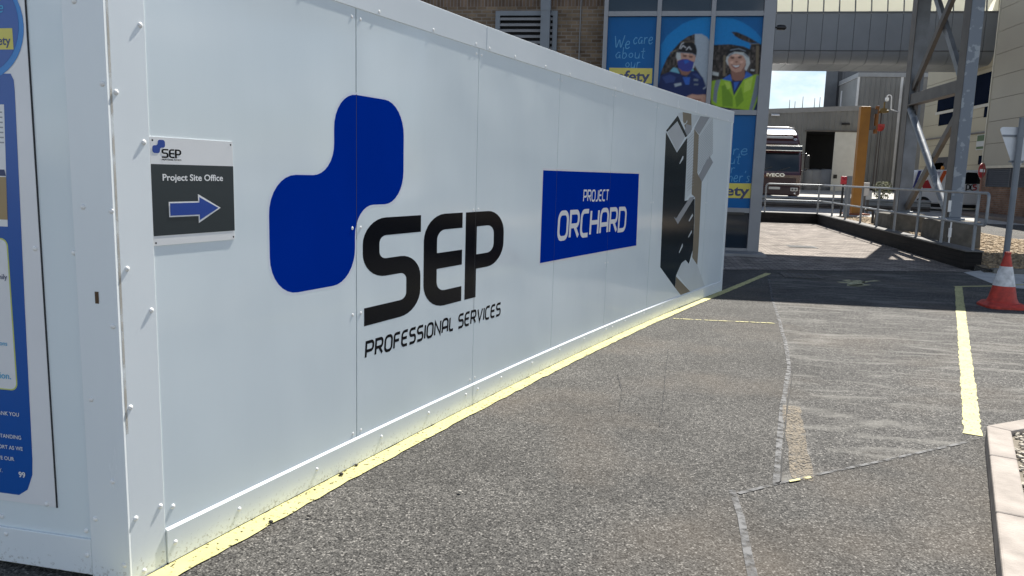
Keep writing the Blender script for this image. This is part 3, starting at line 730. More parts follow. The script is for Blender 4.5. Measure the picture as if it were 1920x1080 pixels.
# ---- site office sign
so = W(.015, 1.295)
sign = thing('direction_sign', 'white and charcoal project site office plate with blue arrow screwed to the hoarding', 'sign', so)
Splate = pm('sign_white', (.80, .80, .79), .3, var=.05); Sdark = pm('sign_charcoal', (.016, .026, .032), .3, var=.05)
Sblue = pm('sign_blue', (.006, .05, .30), .3, var=.05)
mb = MB(); wbox(mb, .0135, .4215, .0002, .0030, 1.294, 1.703); mb.build('plate', Splate, sign)
wdecal('message_panel', [(.0135, 1.3315), (.4215, 1.3315), (.4215, 1.602), (.0135, 1.602)], .0038, Sdark, sign)
wdecal('lettering', fit(font_text('Project Site Office', .04, .02), .063, 1.532, w=.30, h=.034), .0046, Splate, sign)
def arrow(x0, x1, zc, sh, hh, hx, g):
    return [(x0-g, zc-sh-g), (hx-g, zc-sh-g), (hx-g, zc-hh-2.2*g), (x1+2.2*g, zc), (hx-g, zc+hh+2.2*g), (hx-g, zc+sh+g), (x0-g, zc+sh+g)]
wdecal('arrow_outline', arrow(.092, .334, 1.430, .024, .046, .235, .0055), .0046, Splate, sign)
wdecal('arrow', arrow(.092, .334, 1.430, .024, .046, .235, 0), .0054, Sblue, sign)
wdecal('emblem', cross_logo(.0225, 1.643, .058, .050), .0038, Sblue, sign)
wdecal('lettering', sep(.063, 1.626, .092, .034), .0038, Vblack, sign)
wdecal('lettering', stroke_text('PROFESSIONAL SERVICES', .064, 1.6165, .0065, .09, .16, .22, .1), .0038, Vblack, sign)
for a, b in ((.024, 1.690), (.410, 1.690), (.022, 1.305), (.413, 1.305)):
    wdecal('screw', [(a+.004*cos(k*pi/4), b+.004*sin(k*pi/4)) for k in range(8)], .0040, Vblack, sign)

# ---- poster board on the left return
br = linv(95, 950, .004); tr = linv(56, 0, .004)
bt0 = (br[0]+tr[0])/2
po = Lp(bt0, 0, .002)
poster = thing('poster_board', 'white poster board with blue thank-you print on the short left side of the hoarding', 'poster', (po[0], po[1], br[1]))
BW = 1.25
mb = MB(); lbox(mb, bt0, bt0+BW, -.001, .004, br[1], 2.39); mb.build('board', pm('poster_white', (.76, .765, .775), .3, var=.04), poster)
mb = MB(); lbox(mb, bt0-.004, bt0, -.0018, .0025, br[1]-.003, 2.39); mb.build('board_edge', Wdark, poster)
Pb = pm('poster_blue', (.006, .085, .36), .3, var=.05); Pl = pm('poster_light_blue', (.01, .21, .58), .3, var=.05); Pw = pm('poster_white_print', (.72, .73, .74), .3, var=.03)
Py = pm('poster_yellow', (.62, .55, .09), .3, var=.05); Pg = pm('poster_lime', (.55, .62, .14), .3, var=.05); Pc = pm('poster_cyan', (.02, .35, .60), .3, var=.05)
Pn = pm('poster_navy', (.008, .03, .12), .3, var=.05)
def lq(pts): return [linv(a, b, .004) for a, b in pts]
blu = lq([(20, 138), (26, 150), (28, 172), (34, 300), (48, 600), (61, 860), (61, 890), (52, 918), (36, 928)])
b0 = blu[-1]
ldecal('blue_ground', blu+[(bt0+BW-.08, b0[1]), (bt0+BW-.08, blu[0][1])], .0048, Pb, poster)
cc = linv(-40, 48, .004); rr = cc[0]-linv(46, 66, .004)[0]; rr = abs(rr)
def circ(c, r, n=40): return [(c[0]+r*cos(2*pi*k/n), c[1]+r*sin(2*pi*k/n)) for k in range(n)]
ldecal('roundel_ring', circ(cc, rr), .0054, Pl, poster)
ldecal('roundel', circ((cc[0]+.008, cc[1]+.008), rr-.012), .006, Pb, poster)
y0 = linv(0, 92, .004); y1 = linv(24, 53, .004)
ldecal('yellow_strip', [(y1[0], y0[1]-.002), (y1[0]+.22, y0[1]-.002), (y1[0]+.22, y1[1]), (y1[0], y1[1])], .0066, Py, poster)
def ltext(txt, px, py, h, mat, bold=.0, shear=0., off=.0072):
    """right aligned at pixel px, baseline py; lettering reads towards the corner"""
    r, z = linv(px, py, .004)
    vs, fs = fit(font_text(txt, .05, bold, shear), 0, 0, h=h)
    w = max(p[0] for p in vs)
    ldecal('lettering', ([(r+(w-a), z+b) for a, b in vs], fs), off, mat, poster)
ltext('safety', 22, 90, .042, Pn, .02)
ltext('We care', 8, 24, .038, Pc, 0, .3)
# picture box and quote box
pb = lq([(8, 196), (15, 425)])
ldecal('picture', [(pb[1][0], pb[1][1]), (pb[1][0]+.5, pb[1][1]), (pb[0][0]+.5, pb[0][1]), (pb[0][0], pb[0][1])], .0052, Pw, poster)
for k in range(7):
    z = pb[0][1]-.03-.018*k
    ldecal('picture', [(pb[0][0]+.01, z), (pb[0][0]+.46, z), (pb[0][0]+.46, z+.005), (pb[0][0]+.01, z+.005)], .0058, pm('poster_grey', (.3, .31, .33), .4), poster)
pq = lq([(9, 318), (12, 330), (12, 332), (15, 412)])
ldecal('picture', [(pq[1][0], pq[1][1]), (pq[1][0]+.45, pq[1][1]), (pq[0][0]+.45, pq[0][1]), (pq[0][0], pq[0][1])], .0058, Pn, poster)
ldecal('picture', [(pq[3][0], pq[3][1]), (pq[3][0]+.45, pq[3][1]), (pq[2][0]+.45, pq[2][1]), (pq[2][0], pq[2][1])], .0058, pm('poster_ochre', (.35, .25, .12), .4), poster)
qb = lq([(17, 447), (34, 733)])
def rrect(t0, t1, z0, z1, r): return fillet([(t0, z0), (t1, z0), (t1, z1), (t0, z1)], r, True, 6)
ldecal('quote_border', rrect(qb[1][0], qb[1][0]+.55, qb[1][1], qb[0][1], .03), .0052, Pg, poster)
ldecal('quote_box', rrect(qb[1][0]+.005, qb[1][0]+.545, qb[1][1]+.005, qb[0][1]-.005, .026), .0058, Pw, poster)
ltext('family', 15, 527, .026, Pn, .005); ltext('questions', 15, 651, .022, Pc, .005); ltext('construction.', 22, 711, .024, Pc, .005)
for txt, x, y in (('THANK YOU', 37, 781), ('UNDERSTANDING', 41, 824), ('SUPPORT AS WE', 44, 845), ('IMPROVE OUR', 28, 864), ('FACTORY.', 6, 885)):
    ltext(txt, x, y, .0155, Pw, .01)
ltext('99', 49, 896, .024, Pw, .03)
for px, py in [(88, 945), (66, 466)]:
    t, z = linv(px, py, .004); rivet(Lp(t, z, .004), LN, poster)

# ------------------------------------------------------------------ yellow markings that follow the hoarding
def off_line(s0, s1, o, n=60): return [W(s0+(s1-s0)*i/n, 0, o)[:2] for i in range(n+1)]
e1 = gp(1441, 513)
gline('yellow_line', off_line(-.4, 9.3, .062)+[e1], .105, Ypaint, .007, .007, step=.06)
gline('yellow_line', [gp(1797, 538), gp(1808, 650), gp(1824, 817)], .105, Ypaint, .007, .007, step=.06)
gline('yellow_line', [gp(1790, 538), gp(1860, 537), gp(1925, 534)], .09, Ypaint, .0075, .004)
gline('yellow_line', [gp(1262, 598), gp(1345, 602), gp(1452, 607)], .035, Ythin, .007, .006)
gline('worn_yellow_stub', [gp(1483, 762), gp(1505, 903)], .115, Yfaint, .0075, .01)
gline('worn_yellow_stub', [gp(1480, 905), gp(1520, 897)], .022, Ythin, .0085, .006)
gline('white_kerb_line', [gp(1866, 512), gp(1940, 511)], .07, Wline, .0085, .004)
# walking figure painted on the ground
fig = MB()
def fpoly(pts):
    vs, fs = cut_poly(gpl(pts)); fig.add([(a, b, .0078) for a, b in vs], fs)
fpoly([(1587,535),(1594,527),(1611,526),(1623,529),(1617,535),(1628,536),(1600,537)])
fpoly([(1568,529),(1592,529),(1590,532),(1575,531)]); fpoly([(1614,529),(1640,526),(1652,528),(1630,529),(1618,532)])
fpoly([(1588,535),(1618,533),(1634,535),(1612,538),(1588,537)]); fpoly([(1578,526),(1592,525),(1600,528),(1590,529)])
fo = facing(fig.build('painted_walking_figure', Yfig, None, fixn=False), Vector((0, 0, 1))); tag(fo, None, None, None, 'structure')
# manholes
Iron = pm('cast_iron', (.05, .05, .05), .6, .3, bump=.4, bscale=60)
for px, py in ((1503, 461), (1502, 518)):
    x, y = gp(px, py, .1 if py < 500 else 0); z = gz(x, y)+.010
    mb = MB(); mb.box(x-.32, x+.32, y-.3, y+.3, z-.02, z+.002)
    for k in range(6):
        for j in range(6): mb.box(x-.28+k*.096, x-.22+k*.096, y-.26+j*.09, y-.2+j*.09, z+.002, z+.006)
    tag(mb.build('manhole_cover', Iron), 'square iron manhole cover '+('in the sunlit block paving' if py < 500 else 'in the shaded asphalt'), 'manhole cover')

# ------------------------------------------------------------------ brick building and glazed tower
Brick = brick_mat('buff_brown_brick', (.125, .085, .055), (.24, .175, .115), (.22, .19, .16), .225, .078, 'x')
Sold = brick_mat('soldier_brick', (.12, .08, .055), (.19, .13, .09), (.2, .17, .15), .078, .24, 'x', soldier=True)
Galv = pm('grey_powder_coat', (.17, .19, .215), .4, var=.1)
TY = 17.25
bb = thing('brick_building', 'brown brick building with louvred vent behind the hoarding', 'building', (-6, 17.7, 0))
mb = MB(); zs = pv(1000, 12, 17.6)[1]
bx1 = pv(1132, 60, 17.6)[0]
mb.box(-14, bx1, 17.6, 24, 0, zs); mb.box(-14, bx1, 17.6, 24, zs+.24, 9); mb.build('wall', Brick, bb)
mb = MB(); mb.box(-14, bx1, 17.6, 24, zs, zs+.24); mb.build('soldier_course', Sold, bb)
va, vb_ = pv(930, 22, 17.55), pv(1046, 22, 17.55); zt = pv(988, 21, 17.55)[1]; zb = zt-1.75
lv = MB()
for (a, b, c, d) in ((va[0], vb_[0], zt-.1, zt), (va[0], vb_[0], zb, zb+.1), (va[0], va[0]+.1, zb+.1, zt-.1), (vb_[0]-.1, vb_[0], zb+.1, zt-.1)): lv.box(a, b, 17.5, 17.598, c, d)
lvo = lv.build('louvre_vent', Galv, bb)
lb = MB(); lb.box(va[0]+.1, vb_[0]-.1, 17.585, 17.597, zb+.1, zt-.1); lb.build('vent_backing', pm('vent_black', (.008, .008, .01), .9), lvo)
sl = MB()
for k in range(11):
    z = zt-.2-k*.125; sl.hexa([(va[0]+.1, 17.51, z), (vb_[0]-.1, 17.51, z), (vb_[0]-.1, 17.58, z+.06), (va[0]+.1, 17.58, z+.06)], [(va[0]+.1, 17.51, z+.055), (vb_[0]-.1, 17.51, z+.055), (vb_[0]-.1, 17.58, z+.075), (va[0]+.1, 17.58, z+.075)])
sl.build('slat', pm('louvre_slat', (.20, .20, .21), .45), lvo)
dx = pv(1023, 30, 17.4); mb = MB(); mb.box(dx[0]-.10, dx[0]+.10, 17.35, 17.49, 0, zt-.02); mb.box(dx[0]-.11, dx[0]+.11, 17.34, 17.49, zt-.02, 9); mb.build('downpipe', Galv, bb)
cx = pv(1087, 50, 17.58)[0]; mb = MB(); mb.path([(cx, 17.585, 0), (cx+.01, 17.585, 4), (cx, 17.585, 9)], .014, 6); mb.build('cable', pm('cable_grey', (.25, .25, .25), .5), bb)

gt = thing('glazed_tower', 'glazed stair tower with blue staff portrait prints beside the paved ramp', 'building', (1.0, TY, 0))
Alu = pm('aluminium_mullion', (.23, .235, .25), .35, .2, var=.06)
Glass = pm('dark_glazing', (.012, .022, .035), .06, var=.1, spec=.6)
mxs = [-.70, .42, 1.54, 2.66]
x_r = 2.80
tb = MB(); tb.box(-.62, 2.70, TY+.12, 23, .03, 10); tb.build('core', pm('tower_core', (.05, .055, .06), .7), gt)
for i, x in enumerate(mxs):
    mb = MB(); w0, w1 = (.045, .045) if i < 3 else (.10, .14)
    mb.box(x-w0, x+w1, TY-.06, TY+.10, .05, 10); mb.build('mullion', Alu, gt, bevel=.006)
zr = [.10, .97, 3.04, 5.06, 7.1, 9.2]
for i, z in enumerate(zr):
    for a, b in zip(mxs, mxs[1:]):
        mb = MB(); mb.box(a+.045, b-(.045 if b < 2.6 else .10), TY-.04, TY+.09, z-.05, z+.05); mb.build('transom', Alu, gt)
Vin = {'blue': pm('vinyl_blue', (.004, .105, .31), .22, var=.06, spec=.12), 'ring': pm('vinyl_light_blue', (.008, .19, .48), .22, var=.06, spec=.12), 'yellow': pm('vinyl_yellow', (.60, .50, .07), .25),
       'script': pm('vinyl_script', (.03, .25, .50), .3), 'navy': pm('vinyl_navy', (.010, .022, .095), .25), 'skin': pm('vinyl_skin', (.50, .29, .21), .3), 'skind': pm('vinyl_skin_shadow', (.27, .13, .10), .3),
       'black': pm('vinyl_black', (.012, .012, .014), .3), 'bg': pm('vinyl_photo_dark', (.045, .036, .032), .3, var=.5, scale=9), 'light': pm('vinyl_photo_light', (.33, .38, .43), .3), 'net': pm('vinyl_net', (.52, .54, .52), .3),
       'mask': pm('vinyl_mask', (.04, .05, .26), .3), 'cyan': pm('vinyl_collar', (.14, .36, .46), .3), 'lime': pm('vinyl_lime', (.33, .50, .03), .3, var=.25, scale=6), 'strip': pm('vinyl_grey_tape', (.17, .20, .24), .3),
       'collar': pm('vinyl_blue_collar', (.03, .11, .45), .3), 'tan': pm('vinyl_tan', (.20, .16, .10), .3), 'white': pm('vinyl_white', (.65, .65, .66), .3)}
for i, (z0, z1) in enumerate(zip(zr, zr[1:])):
    for j, (a, b) in enumerate(zip(mxs, mxs[1:])):
        mb = MB(); mb.box(a+.045, b-(.045 if b < 2.6 else .10), TY+.02, TY+.04, z0+.05, z1-.05)
        mb.build('glass_pane', Vin['blue'] if i in (1, 2) else Glass, gt)
def tdecal(name, pts, lay, mat, parent=None):
    vs, fs = pts if isinstance(pts, tuple) else cut_poly(pts)
    y = TY+.02-.0015*(lay+1); mb = MB(); mb.add([(p[0], y-(p[2]*2 if len(p) > 2 else 0), p[1]) for p in vs], fs)
    return facing(mb.build(name, mat, parent or gt, fixn=False), Vector((0, -1, 0)))
def tq(k, pts): return [pv(*p, TY) for p in crop(k, pts)]
def clampx(q, a, b, z0=3.09, z1=5.01): return [(min(max(x, a), b), min(max(z, z0), z1)) for x, z in q]
P2 = (.465, 1.495); P3 = (1.585, 2.56)
man = [('ring', 'A', [(588,1000),(588,410),(640,330),(700,280),(780,220),(850,190),(930,165),(1000,155),(1075,150),(1075,1000)]),
 ('bg', 'M', [(60,900),(100,660),(130,560),(200,410),(290,290),(400,170),(500,100),(600,65),(700,65),(780,110),(835,190),(860,700),(860,1180),(80,1180)]),
 ('light', 'M', [(600,65),(700,65),(780,110),(835,190),(830,1000),(740,760),(700,680),(640,590),(590,500),(632,320),(600,200)]),
 ('tan', 'M', [(390,172),(592,182),(592,194),(385,184)]), ('tan', 'M', [(240,330),(330,290),(340,310),(240,345)]),
 ('navy', 'M', [(40,900),(110,665),(240,612),(300,560),(380,640),(480,690),(560,600),(620,590),(720,700),(765,830),(800,900),(800,1180),(40,1180)]),
 ('skind', 'M', [(370,560),(560,560),(520,640),(470,665),(410,655)]),
 ('skin', 'M', [(350,340),(600,330),(612,420),(575,520),(480,600),(380,560),(340,450)]),
 ('net', 'M', [(336,330),(392,338),(402,430),(352,450),(330,400)]), ('net', 'M', [(575,470),(600,480),(595,550),(565,580)]),
 ('skind', 'M', [(425,368),(485,378),(482,402),(430,395)]), ('skind', 'M', [(515,385),(572,392),(565,415),(520,408)]),
 ('mask', 'M', [(350,455),(420,430),(495,430),(590,472),(565,580),(505,612),(420,600),(360,550)]), ('collar', 'M', [(440,450),(500,440),(520,470),(460,500)]),
 ('black', 'M', [(335,330),(368,300),(380,225),(450,188),(560,182),(612,222),(632,300),(625,392),(560,352),(430,342)]),
 ('cyan', 'M', [(238,605),(292,548),(345,560),(385,640),(330,625)]), ('cyan', 'M', [(545,600),(575,560),(590,600)]),
 ('collar', 'M', [(425,690),(535,690),(520,800),(465,800)]), ('light', 'M', [(300,787),(402,770),(410,805),(315,832)]),
 ('strip', 'M', [(585,712),(652,720),(650,748),(585,742)]), ('strip', 'M', [(590,785),(652,785),(652,806),(590,806)]),
 ('skin', 'M', [(450,1000),(500,960),(560,935),(640,948),(720,940),(770,945),(770,1060),(700,1050),(560,1040)]), ('skind', 'M', [(560,1000),(690,1010),(700,1030),(600,1025)]),
 ('light', 'M', [(718,855),(760,822),(796,815),(796,832),(762,842),(730,868)])]
wom = [('ring', 'A', [(1075,150),(1100,155),(1250,170),(1330,200),(1400,240),(1460,290),(1510,350),(1560,440),(1560,620),(1075,620)]),
 ('bg', 'F', [(40,197),(100,195),(300,187),(470,215),(548,250),(565,182),(660,172),(745,225),(745,1100),(40,1100)]),
 ('bg', 'F', [(315,30),(380,30),(520,90),(655,168),(560,175),(440,130),(360,85)]),
 ('tan', 'F', [(215,330),(242,330),(236,590),(208,590)]), ('tan', 'F', [(628,205),(665,205),(655,600),(622,600)]), ('strip', 'F', [(690,230),(720,215),(710,580),(682,580)]), ('tan', 'F', [(545,178),(668,178),(668,192),(545,190)]),
 ('net', 'F', [(70,530),(155,548),(150,592),(70,575)]), ('net', 'F', [(560,500),(610,510),(600,530),(555,520)]),
 ('black', 'F', [(230,330),(262,300),(300,232),(420,210),(500,250),(545,300),(500,330),(380,300),(290,330)]), ('strip', 'F', [(300,255),(410,235),(500,270),(495,280),(405,250),(300,268)]),
 ('net', 'F', [(245,400),(250,350),(290,310),(350,282),(470,290),(540,350),(552,430),(505,525),(470,500),(300,480),(262,440)]),
 ('skind', 'F', [(310,510),(482,490),(486,600),(440,655),(370,662),(318,620)]),
 ('skin', 'F', [(268,380),(298,326),(380,306),(465,330),(500,400),(482,470),(440,530),(370,546),(310,512),(280,450)]),
 ('skind', 'F', [(300,352),(352,350),(350,372),(305,374)]), ('skind', 'F', [(395,350),(445,346),(448,366),(400,370)]), ('skind', 'F', [(362,400),(395,398),(392,420),(368,422)]),
 ('skind', 'F', [(305,440),(380,452),(435,436),(410,485),(365,497),(330,480)]), ('white', 'F', [(325,450),(380,458),(420,448),(400,474),(365,480)]),
 ('collar', 'F', [(195,632),(300,565),(325,655),(250,655)]), ('collar', 'F', [(470,640),(500,528),(582,578),(570,622)]),
 ('lime', 'F', [(40,690),(70,650),(190,630),(305,655),(345,840),(470,632),(620,568),(725,580),(700,730),(600,1030),(130,975),(60,940)]),
 ('navy', 'F', [(312,655),(460,645),(345,838)]), ('collar', 'F', [(345,668),(415,662),(350,790)]),
 ('strip', 'F', [(118,642),(178,634),(135,800),(125,940),(80,900),(95,740)]), ('strip', 'F', [(632,578),(702,588),(660,790),(575,1040),(535,1030),(590,800)]),
 ('navy', 'F', [(715,735),(745,720),(745,1100),(590,1100),(592,1030),(660,850)]), ('navy', 'F', [(40,940),(125,975),(350,1020),(592,1030),(592,1100),(40,1100)])]
import numpy as np
VCOL = {'blue': (.005, .105, .30), 'ring': (.008, .19, .48), 'navy': (.010, .022, .095), 'skin': (.46, .26, .19), 'skind': (.24, .115, .085), 'black': (.010, .010, .012), 'bg': (.045, .036, .032),
        'light': (.33, .38, .43), 'net': (.44, .46, .45), 'mask': (.04, .05, .24), 'cyan': (.14, .36, .46), 'lime': (.27, .44, .03), 'strip': (.17, .20, .24), 'collar': (.03, .11, .42), 'tan': (.16, .125, .08), 'white': (.62, .62, .63),
        'limed': (.15, .28, .02), 'limel': (.40, .56, .08), 'navyl': (.03, .055, .18), 'skinl': (.62, .38, .29), 'lip': (.33, .07, .07), 'brown': (.09, .05, .03)}
man += [('skinl', 'M', [(440,345),(520,348),(515,366),(440,362)]), ('brown', 'M', [(425,362),(488,370),(486,378),(426,372)]), ('brown', 'M', [(518,378),(575,384),(574,392),(518,388)]), ('black', 'M', [(446,384),(470,386),(468,394),(446,392)]), ('black', 'M', [(535,392),(556,395),(554,402),(535,400)]),
        ('strip', 'M', [(335,318),(420,330),(560,342),(622,372),(625,392),(560,352),(430,342)]), ('navyl', 'M', [(130,690),(240,650),(330,690),(300,760),(180,780)]), ('navyl', 'M', [(560,640),(640,640),(700,720),(640,700)]), ('navy', 'M', [(240,870),(520,850),(730,900),(700,930),(440,930)]),
        ('mask', 'M', [(500,520),(580,500),(560,580),(505,608)])]
wom += [('limed', 'F', [(190,720),(240,690),(330,850),(335,980),(200,970)]), ('limel', 'F', [(225,660),(290,668),(310,740),(260,760)]), ('limel', 'F', [(480,650),(590,590),(560,760),(470,800)]), ('limed', 'F', [(360,860),(440,720),(470,900),(380,990)]),
        ('skinl', 'F', [(320,320),(420,318),(410,345),(330,346)]), ('skinl', 'F', [(290,405),(340,400),(335,435),(296,432)]), ('skinl', 'F', [(420,395),(470,395),(455,430),(425,425)]), ('brown', 'F', [(298,346),(352,342),(350,350),(300,354)]), ('brown', 'F', [(395,342),(446,338),(446,346),(396,350)]),
        ('black', 'F', [(318,358),(338,356),(337,365),(319,366)]), ('black', 'F', [(408,354),(430,352),(429,361),(409,362)]), ('lip', 'F', [(330,470),(365,492),(410,478),(400,486),(365,500),(335,482)]),
        ('strip', 'F', [(270,330),(350,284),(352,292),(285,345)]), ('strip', 'F', [(470,296),(535,352),(525,360),(465,310)]), ('skind', 'F', [(440,520),(482,460),(496,410),(500,450),(470,510)])]
def raster_pane(polys, x0, x1, z0, z1, base, nx, strokes=()):
    nz = int(nx*(z1-z0)/(x1-x0)); ss = 3; NX, NZ = nx*ss, nz*ss
    X, Z = np.meshgrid(x0+(np.arange(NX)+.5)/NX*(x1-x0), z0+(np.arange(NZ)+.5)/NZ*(z1-z0))
    img = np.empty((NZ, NX, 3)); img[:] = VCOL[base]
    def inside(q):
        r = np.zeros(X.shape, bool)
        for (ax_, az_), (bx_, bz_) in zip(q, q[1:]+q[:1]):
            if az_ == bz_: continue
            c = ((az_ > Z) != (bz_ > Z)) & (X < (bx_-ax_)*(Z-az_)/(bz_-az_)+ax_); r ^= c
        return r
    rg = np.random.default_rng(5)
    for k, c, pts in polys:
        mk = inside(tq(c, pts)); img[mk] = VCOL[k]
        if k == 'bg':
            nn = rg.random((NZ//14+2, NX//9+2)); nn = np.kron(nn, np.ones((14, 9)))[:NZ, :NX]; img[mk] *= (.35+1.9*nn[mk]**2)[:, None]
    for k, c, pts, w in strokes:
        q = tq(c, pts)
        for (ax_, az_), (bx_, bz_) in zip(q, q[1:]):
            tt = np.clip(((X-ax_)*(bx_-ax_)+(Z-az_)*(bz_-az_))/((bx_-ax_)**2+(bz_-az_)**2), 0, 1)
            img[np.hypot(X-ax_-tt*(bx_-ax_), Z-az_-tt*(bz_-az_)) < w/2] = VCOL[k]
    def blur(a, n):
        for _ in range(n):
            for ax in (0, 1): a = .25*np.roll(a, 1, ax)+.5*a+.25*np.roll(a, -1, ax)
        return a
    img = img*(1+.10*blur(rg.standard_normal((NZ, NX, 1)), 3)*2)
    pad = np.pad(img, ((8, 8), (8, 8), (0, 0)), 'edge'); img = blur(pad, 7)[8:-8, 8:-8]
    return np.clip(img.reshape(nz, ss, nx, ss, 3).mean((1, 3)), 0, 1)
PrintM, _t, _b = newmat('printed_photograph'); _b.inputs['Roughness'].default_value = .22; _b.inputs['Specular IOR Level'].default_value = .12
_a = _t.nodes.new('ShaderNodeVertexColor'); _a.layer_name = 'print'; _t.links.new(_a.outputs[0], _b.inputs['Base Color'])
def print_pane(polys, x0, x1, base, strokes=()):
    z0, z1, nx = 3.09, 5.01, 84; im = raster_pane(polys, x0, x1, z0, z1, base, nx, strokes); nz = im.shape[0]; y = TY+.0185
    vs = [(x0+(x1-x0)*(i+.5)/nx if 0 < i < nx-1 else (x0 if i == 0 else x1), y, z0+(z1-z0)*(j+.5)/nz if 0 < j < nz-1 else (z0 if j == 0 else z1)) for j in range(nz) for i in range(nx)]
    mb = MB(); mb.add(vs, [(j*nx+i, j*nx+i+1, (j+1)*nx+i+1, (j+1)*nx+i) for j in range(nz-1) for i in range(nx-1)])
    o = mb.build('portrait_print', PrintM, gt, fixn=False); at_ = o.data.color_attributes.new('print', 'FLOAT_COLOR', 'POINT')
    at_.data.foreach_set('color', np.concatenate([im.reshape(-1, 3), np.ones((nz*nx, 1))], 1).ravel().astype(np.float32)); return o
print_pane(man, *P2, 'blue', [('white', 'M', p, .016) for p in ([(380,275),(395,240),(412,205),(440,192)], [(398,278),(430,232),(452,250),(470,262)], [(478,296),(505,262),(522,250),(535,275),(550,290)])])
print_pane(wom, *P3, 'blue')
# lettering on the blue panes
def tscript(txt, a, b, lay=2):
    (x0, z0), (x1, z1) = pv(*a, TY), pv(*b, TY)
    tdecal('lettering', stroke_text(txt, x0, z0, z1-z0, x1-x0, .075, .1, .08, .3), lay, Vin['script'])
def script_line(word, px0, px1, base, h, lay=2):
    x0, z0 = pv(px0, base, TY); x1, _ = pv(px1, base, TY)
    tdecal('lettering', stroke_text(word, x0, z0, h, x1-x0, .07, .12, .08, .3), lay, Vin['script'])
GL['W'] = GL['w*']
script_line('We', 1150, 1181, 92, .30); script_line('care', 1186, 1224, 83, .27); script_line('about', 1153, 1209, 110, .25); script_line('our', 1171, 1200, 128, .25)
q = tq('A', [(110,622),(508,628),(502,768),(105,760)]); tdecal('yellow_strip', q, 2, Vin['yellow'])
ta, tb_ = pv(1146, 152, TY), pv(1219, 131, TY)
tdecal('lettering', fit(font_text('safety', .3, .025), ta[0], ta[1]-.08, w=tb_[0]-ta[0], h=.31), 4, Vin['navy'])
# lower right pane
script_line('care', 1340, 1402, 290, .25); script_line('about', 1331, 1388, 307, .25); script_line('our', 1344, 1378, 325, .24); script_line("customer's", 1312, 1406, 340, .26); script_line('We', 1308, 1334, 294, .27)
ya, yb = pv(1330, 371, TY), pv(1411, 344, TY); tdecal('yellow_strip', [(ya[0]-.25, ya[1]), (yb[0], ya[1]+.02), (yb[0], yb[1]), (ya[0]-.25, yb[1]-.02)], 2, Vin['yellow'])
ta, tb_ = pv(1322, 366, TY), pv(1406, 348, TY); tdecal('lettering', fit(font_text('safety', .3, .025), ta[0], ta[1]-.06, w=tb_[0]-ta[0], h=.29), 4, Vin['navy'])
# step and threshold
mb = MB(); mb.box(-.75, 2.86, TY-.75, TY-.07, .02, gz(2, TY)+.05); mb.build('step', pm('step_grey', (.22, .22, .22), .7, bump=.2), gt, bevel=.01)
mb = MB(); mb.box(1.75, 2.45, TY-.065, TY-.045, .88, .93); mb.build('door_closer', Vin['black'], gt)
lamp = thing('flood_lamp', 'small black flood lamp on the corner of the glazed tower', 'lamp', (x_r+.02, TY, pv(1460, 52, TY)[1]))
lz = pv(1460, 52, TY)[1]
mb = MB(); mb.path(fillet([(2.79, TY-.02, lz), (2.9, TY-.02, lz), (2.96, TY-.03, lz-.01)], .03), .018, 8); mb.build('bracket', Vin['black'], lamp)
mb = MB(); mb.path([(2.84, TY-.03, lz), (2.9, TY-.03, lz), (3.0, TY-.03, lz-.005), (3.03, TY-.03, lz-.01)], [.045, .055, .05, .02], 10); mb.build('head', Vin['black'], lamp, smooth=True)

# ------------------------------------------------------------------ steel gantry across the way
Steel = pm('grey_painted_steel', (.175, .195, .225), .45, .15, var=.30, scale=2.4, bump=.06, bscale=12)
SteelW = pm('weathered_grey_steel', (.175, .20, .235), .5, .15, var=.0, scale=4.5, dirt=(.30, .33, .36), lo=.40, hi=.44)
SteelB = pm('brown_grey_steel', (.105, .095, .088), .55, .1, var=.25, scale=3)
DY0, DY1, DZ0, DZ1 = 16.84, 22.5, 7.4, 8.6
gy = thing('steel_gantry', 'grey steel gantry on braced columns standing in the gravel bed', 'gantry', (7.2, 20, gz(7.2, 20)))
c2 = (7.04, 7.30, 18.45, 18.83); c1 = (7.10, 7.42, 22.0, 22.38)
for i, (a, b, c, d) in enumerate((c2, c1)):
    mb = MB(); z0 = .92; mb.box(a-.06, b+.06, c-.06, d+.06, z0-.06, z0); mb.box(a, b, c, d, z0, DZ0); mb.build('column', SteelW if i == 0 else Steel, gy, bevel=.012)
    mb = MB(); mb.box(a-.014, a-.001, c+.01, d-.01, z0, DZ0-.01); mb.build('column_flange', SteelB, gy)
for i, (a, b, c, d) in enumerate(((19.05, 19.37, 18.45, 18.83), (19.1, 19.42, 22., 22.38))):
    mb = MB(); mb.box(a, b, c, d, .3, DZ0); mb.build('column', Steel, gy, bevel=.012)
xm = 7.22
bz = 3.83
mb = MB(); mb.box(xm-.09, xm+.09, 18.83, 22.0, bz-.15, bz+.15); mb.box(xm-.15, xm-.09, 18.83, 22.0, bz-.155, bz-.125); mb.build('tie_beam', SteelB, gy, bevel=.006)
mb = MB(); mb.beam((xm-.02, 22.0, 4.12), (xm-.02, 18.83, 7.05), .10, .16); mb.build('brace', SteelB, gy)
mb = MB(); mb.beam((xm+.09, 18.83, 3.55), (xm+.09, 22.0, 6.95), .10, .15); mb.build('brace', Steel, gy)
mb = MB(); mb.path([(xm-.05, 22.0, bz-.25), (xm-.05, 18.9, 1.0)], .085, 14); mb.build('brace', SteelW, gy, smooth=True)
mb = MB(); mb.beam((xm+.09, 18.83, bz-.2), (xm+.09, 21.95, 1.02), .10, .16); mb.build('brace', SteelB, gy)
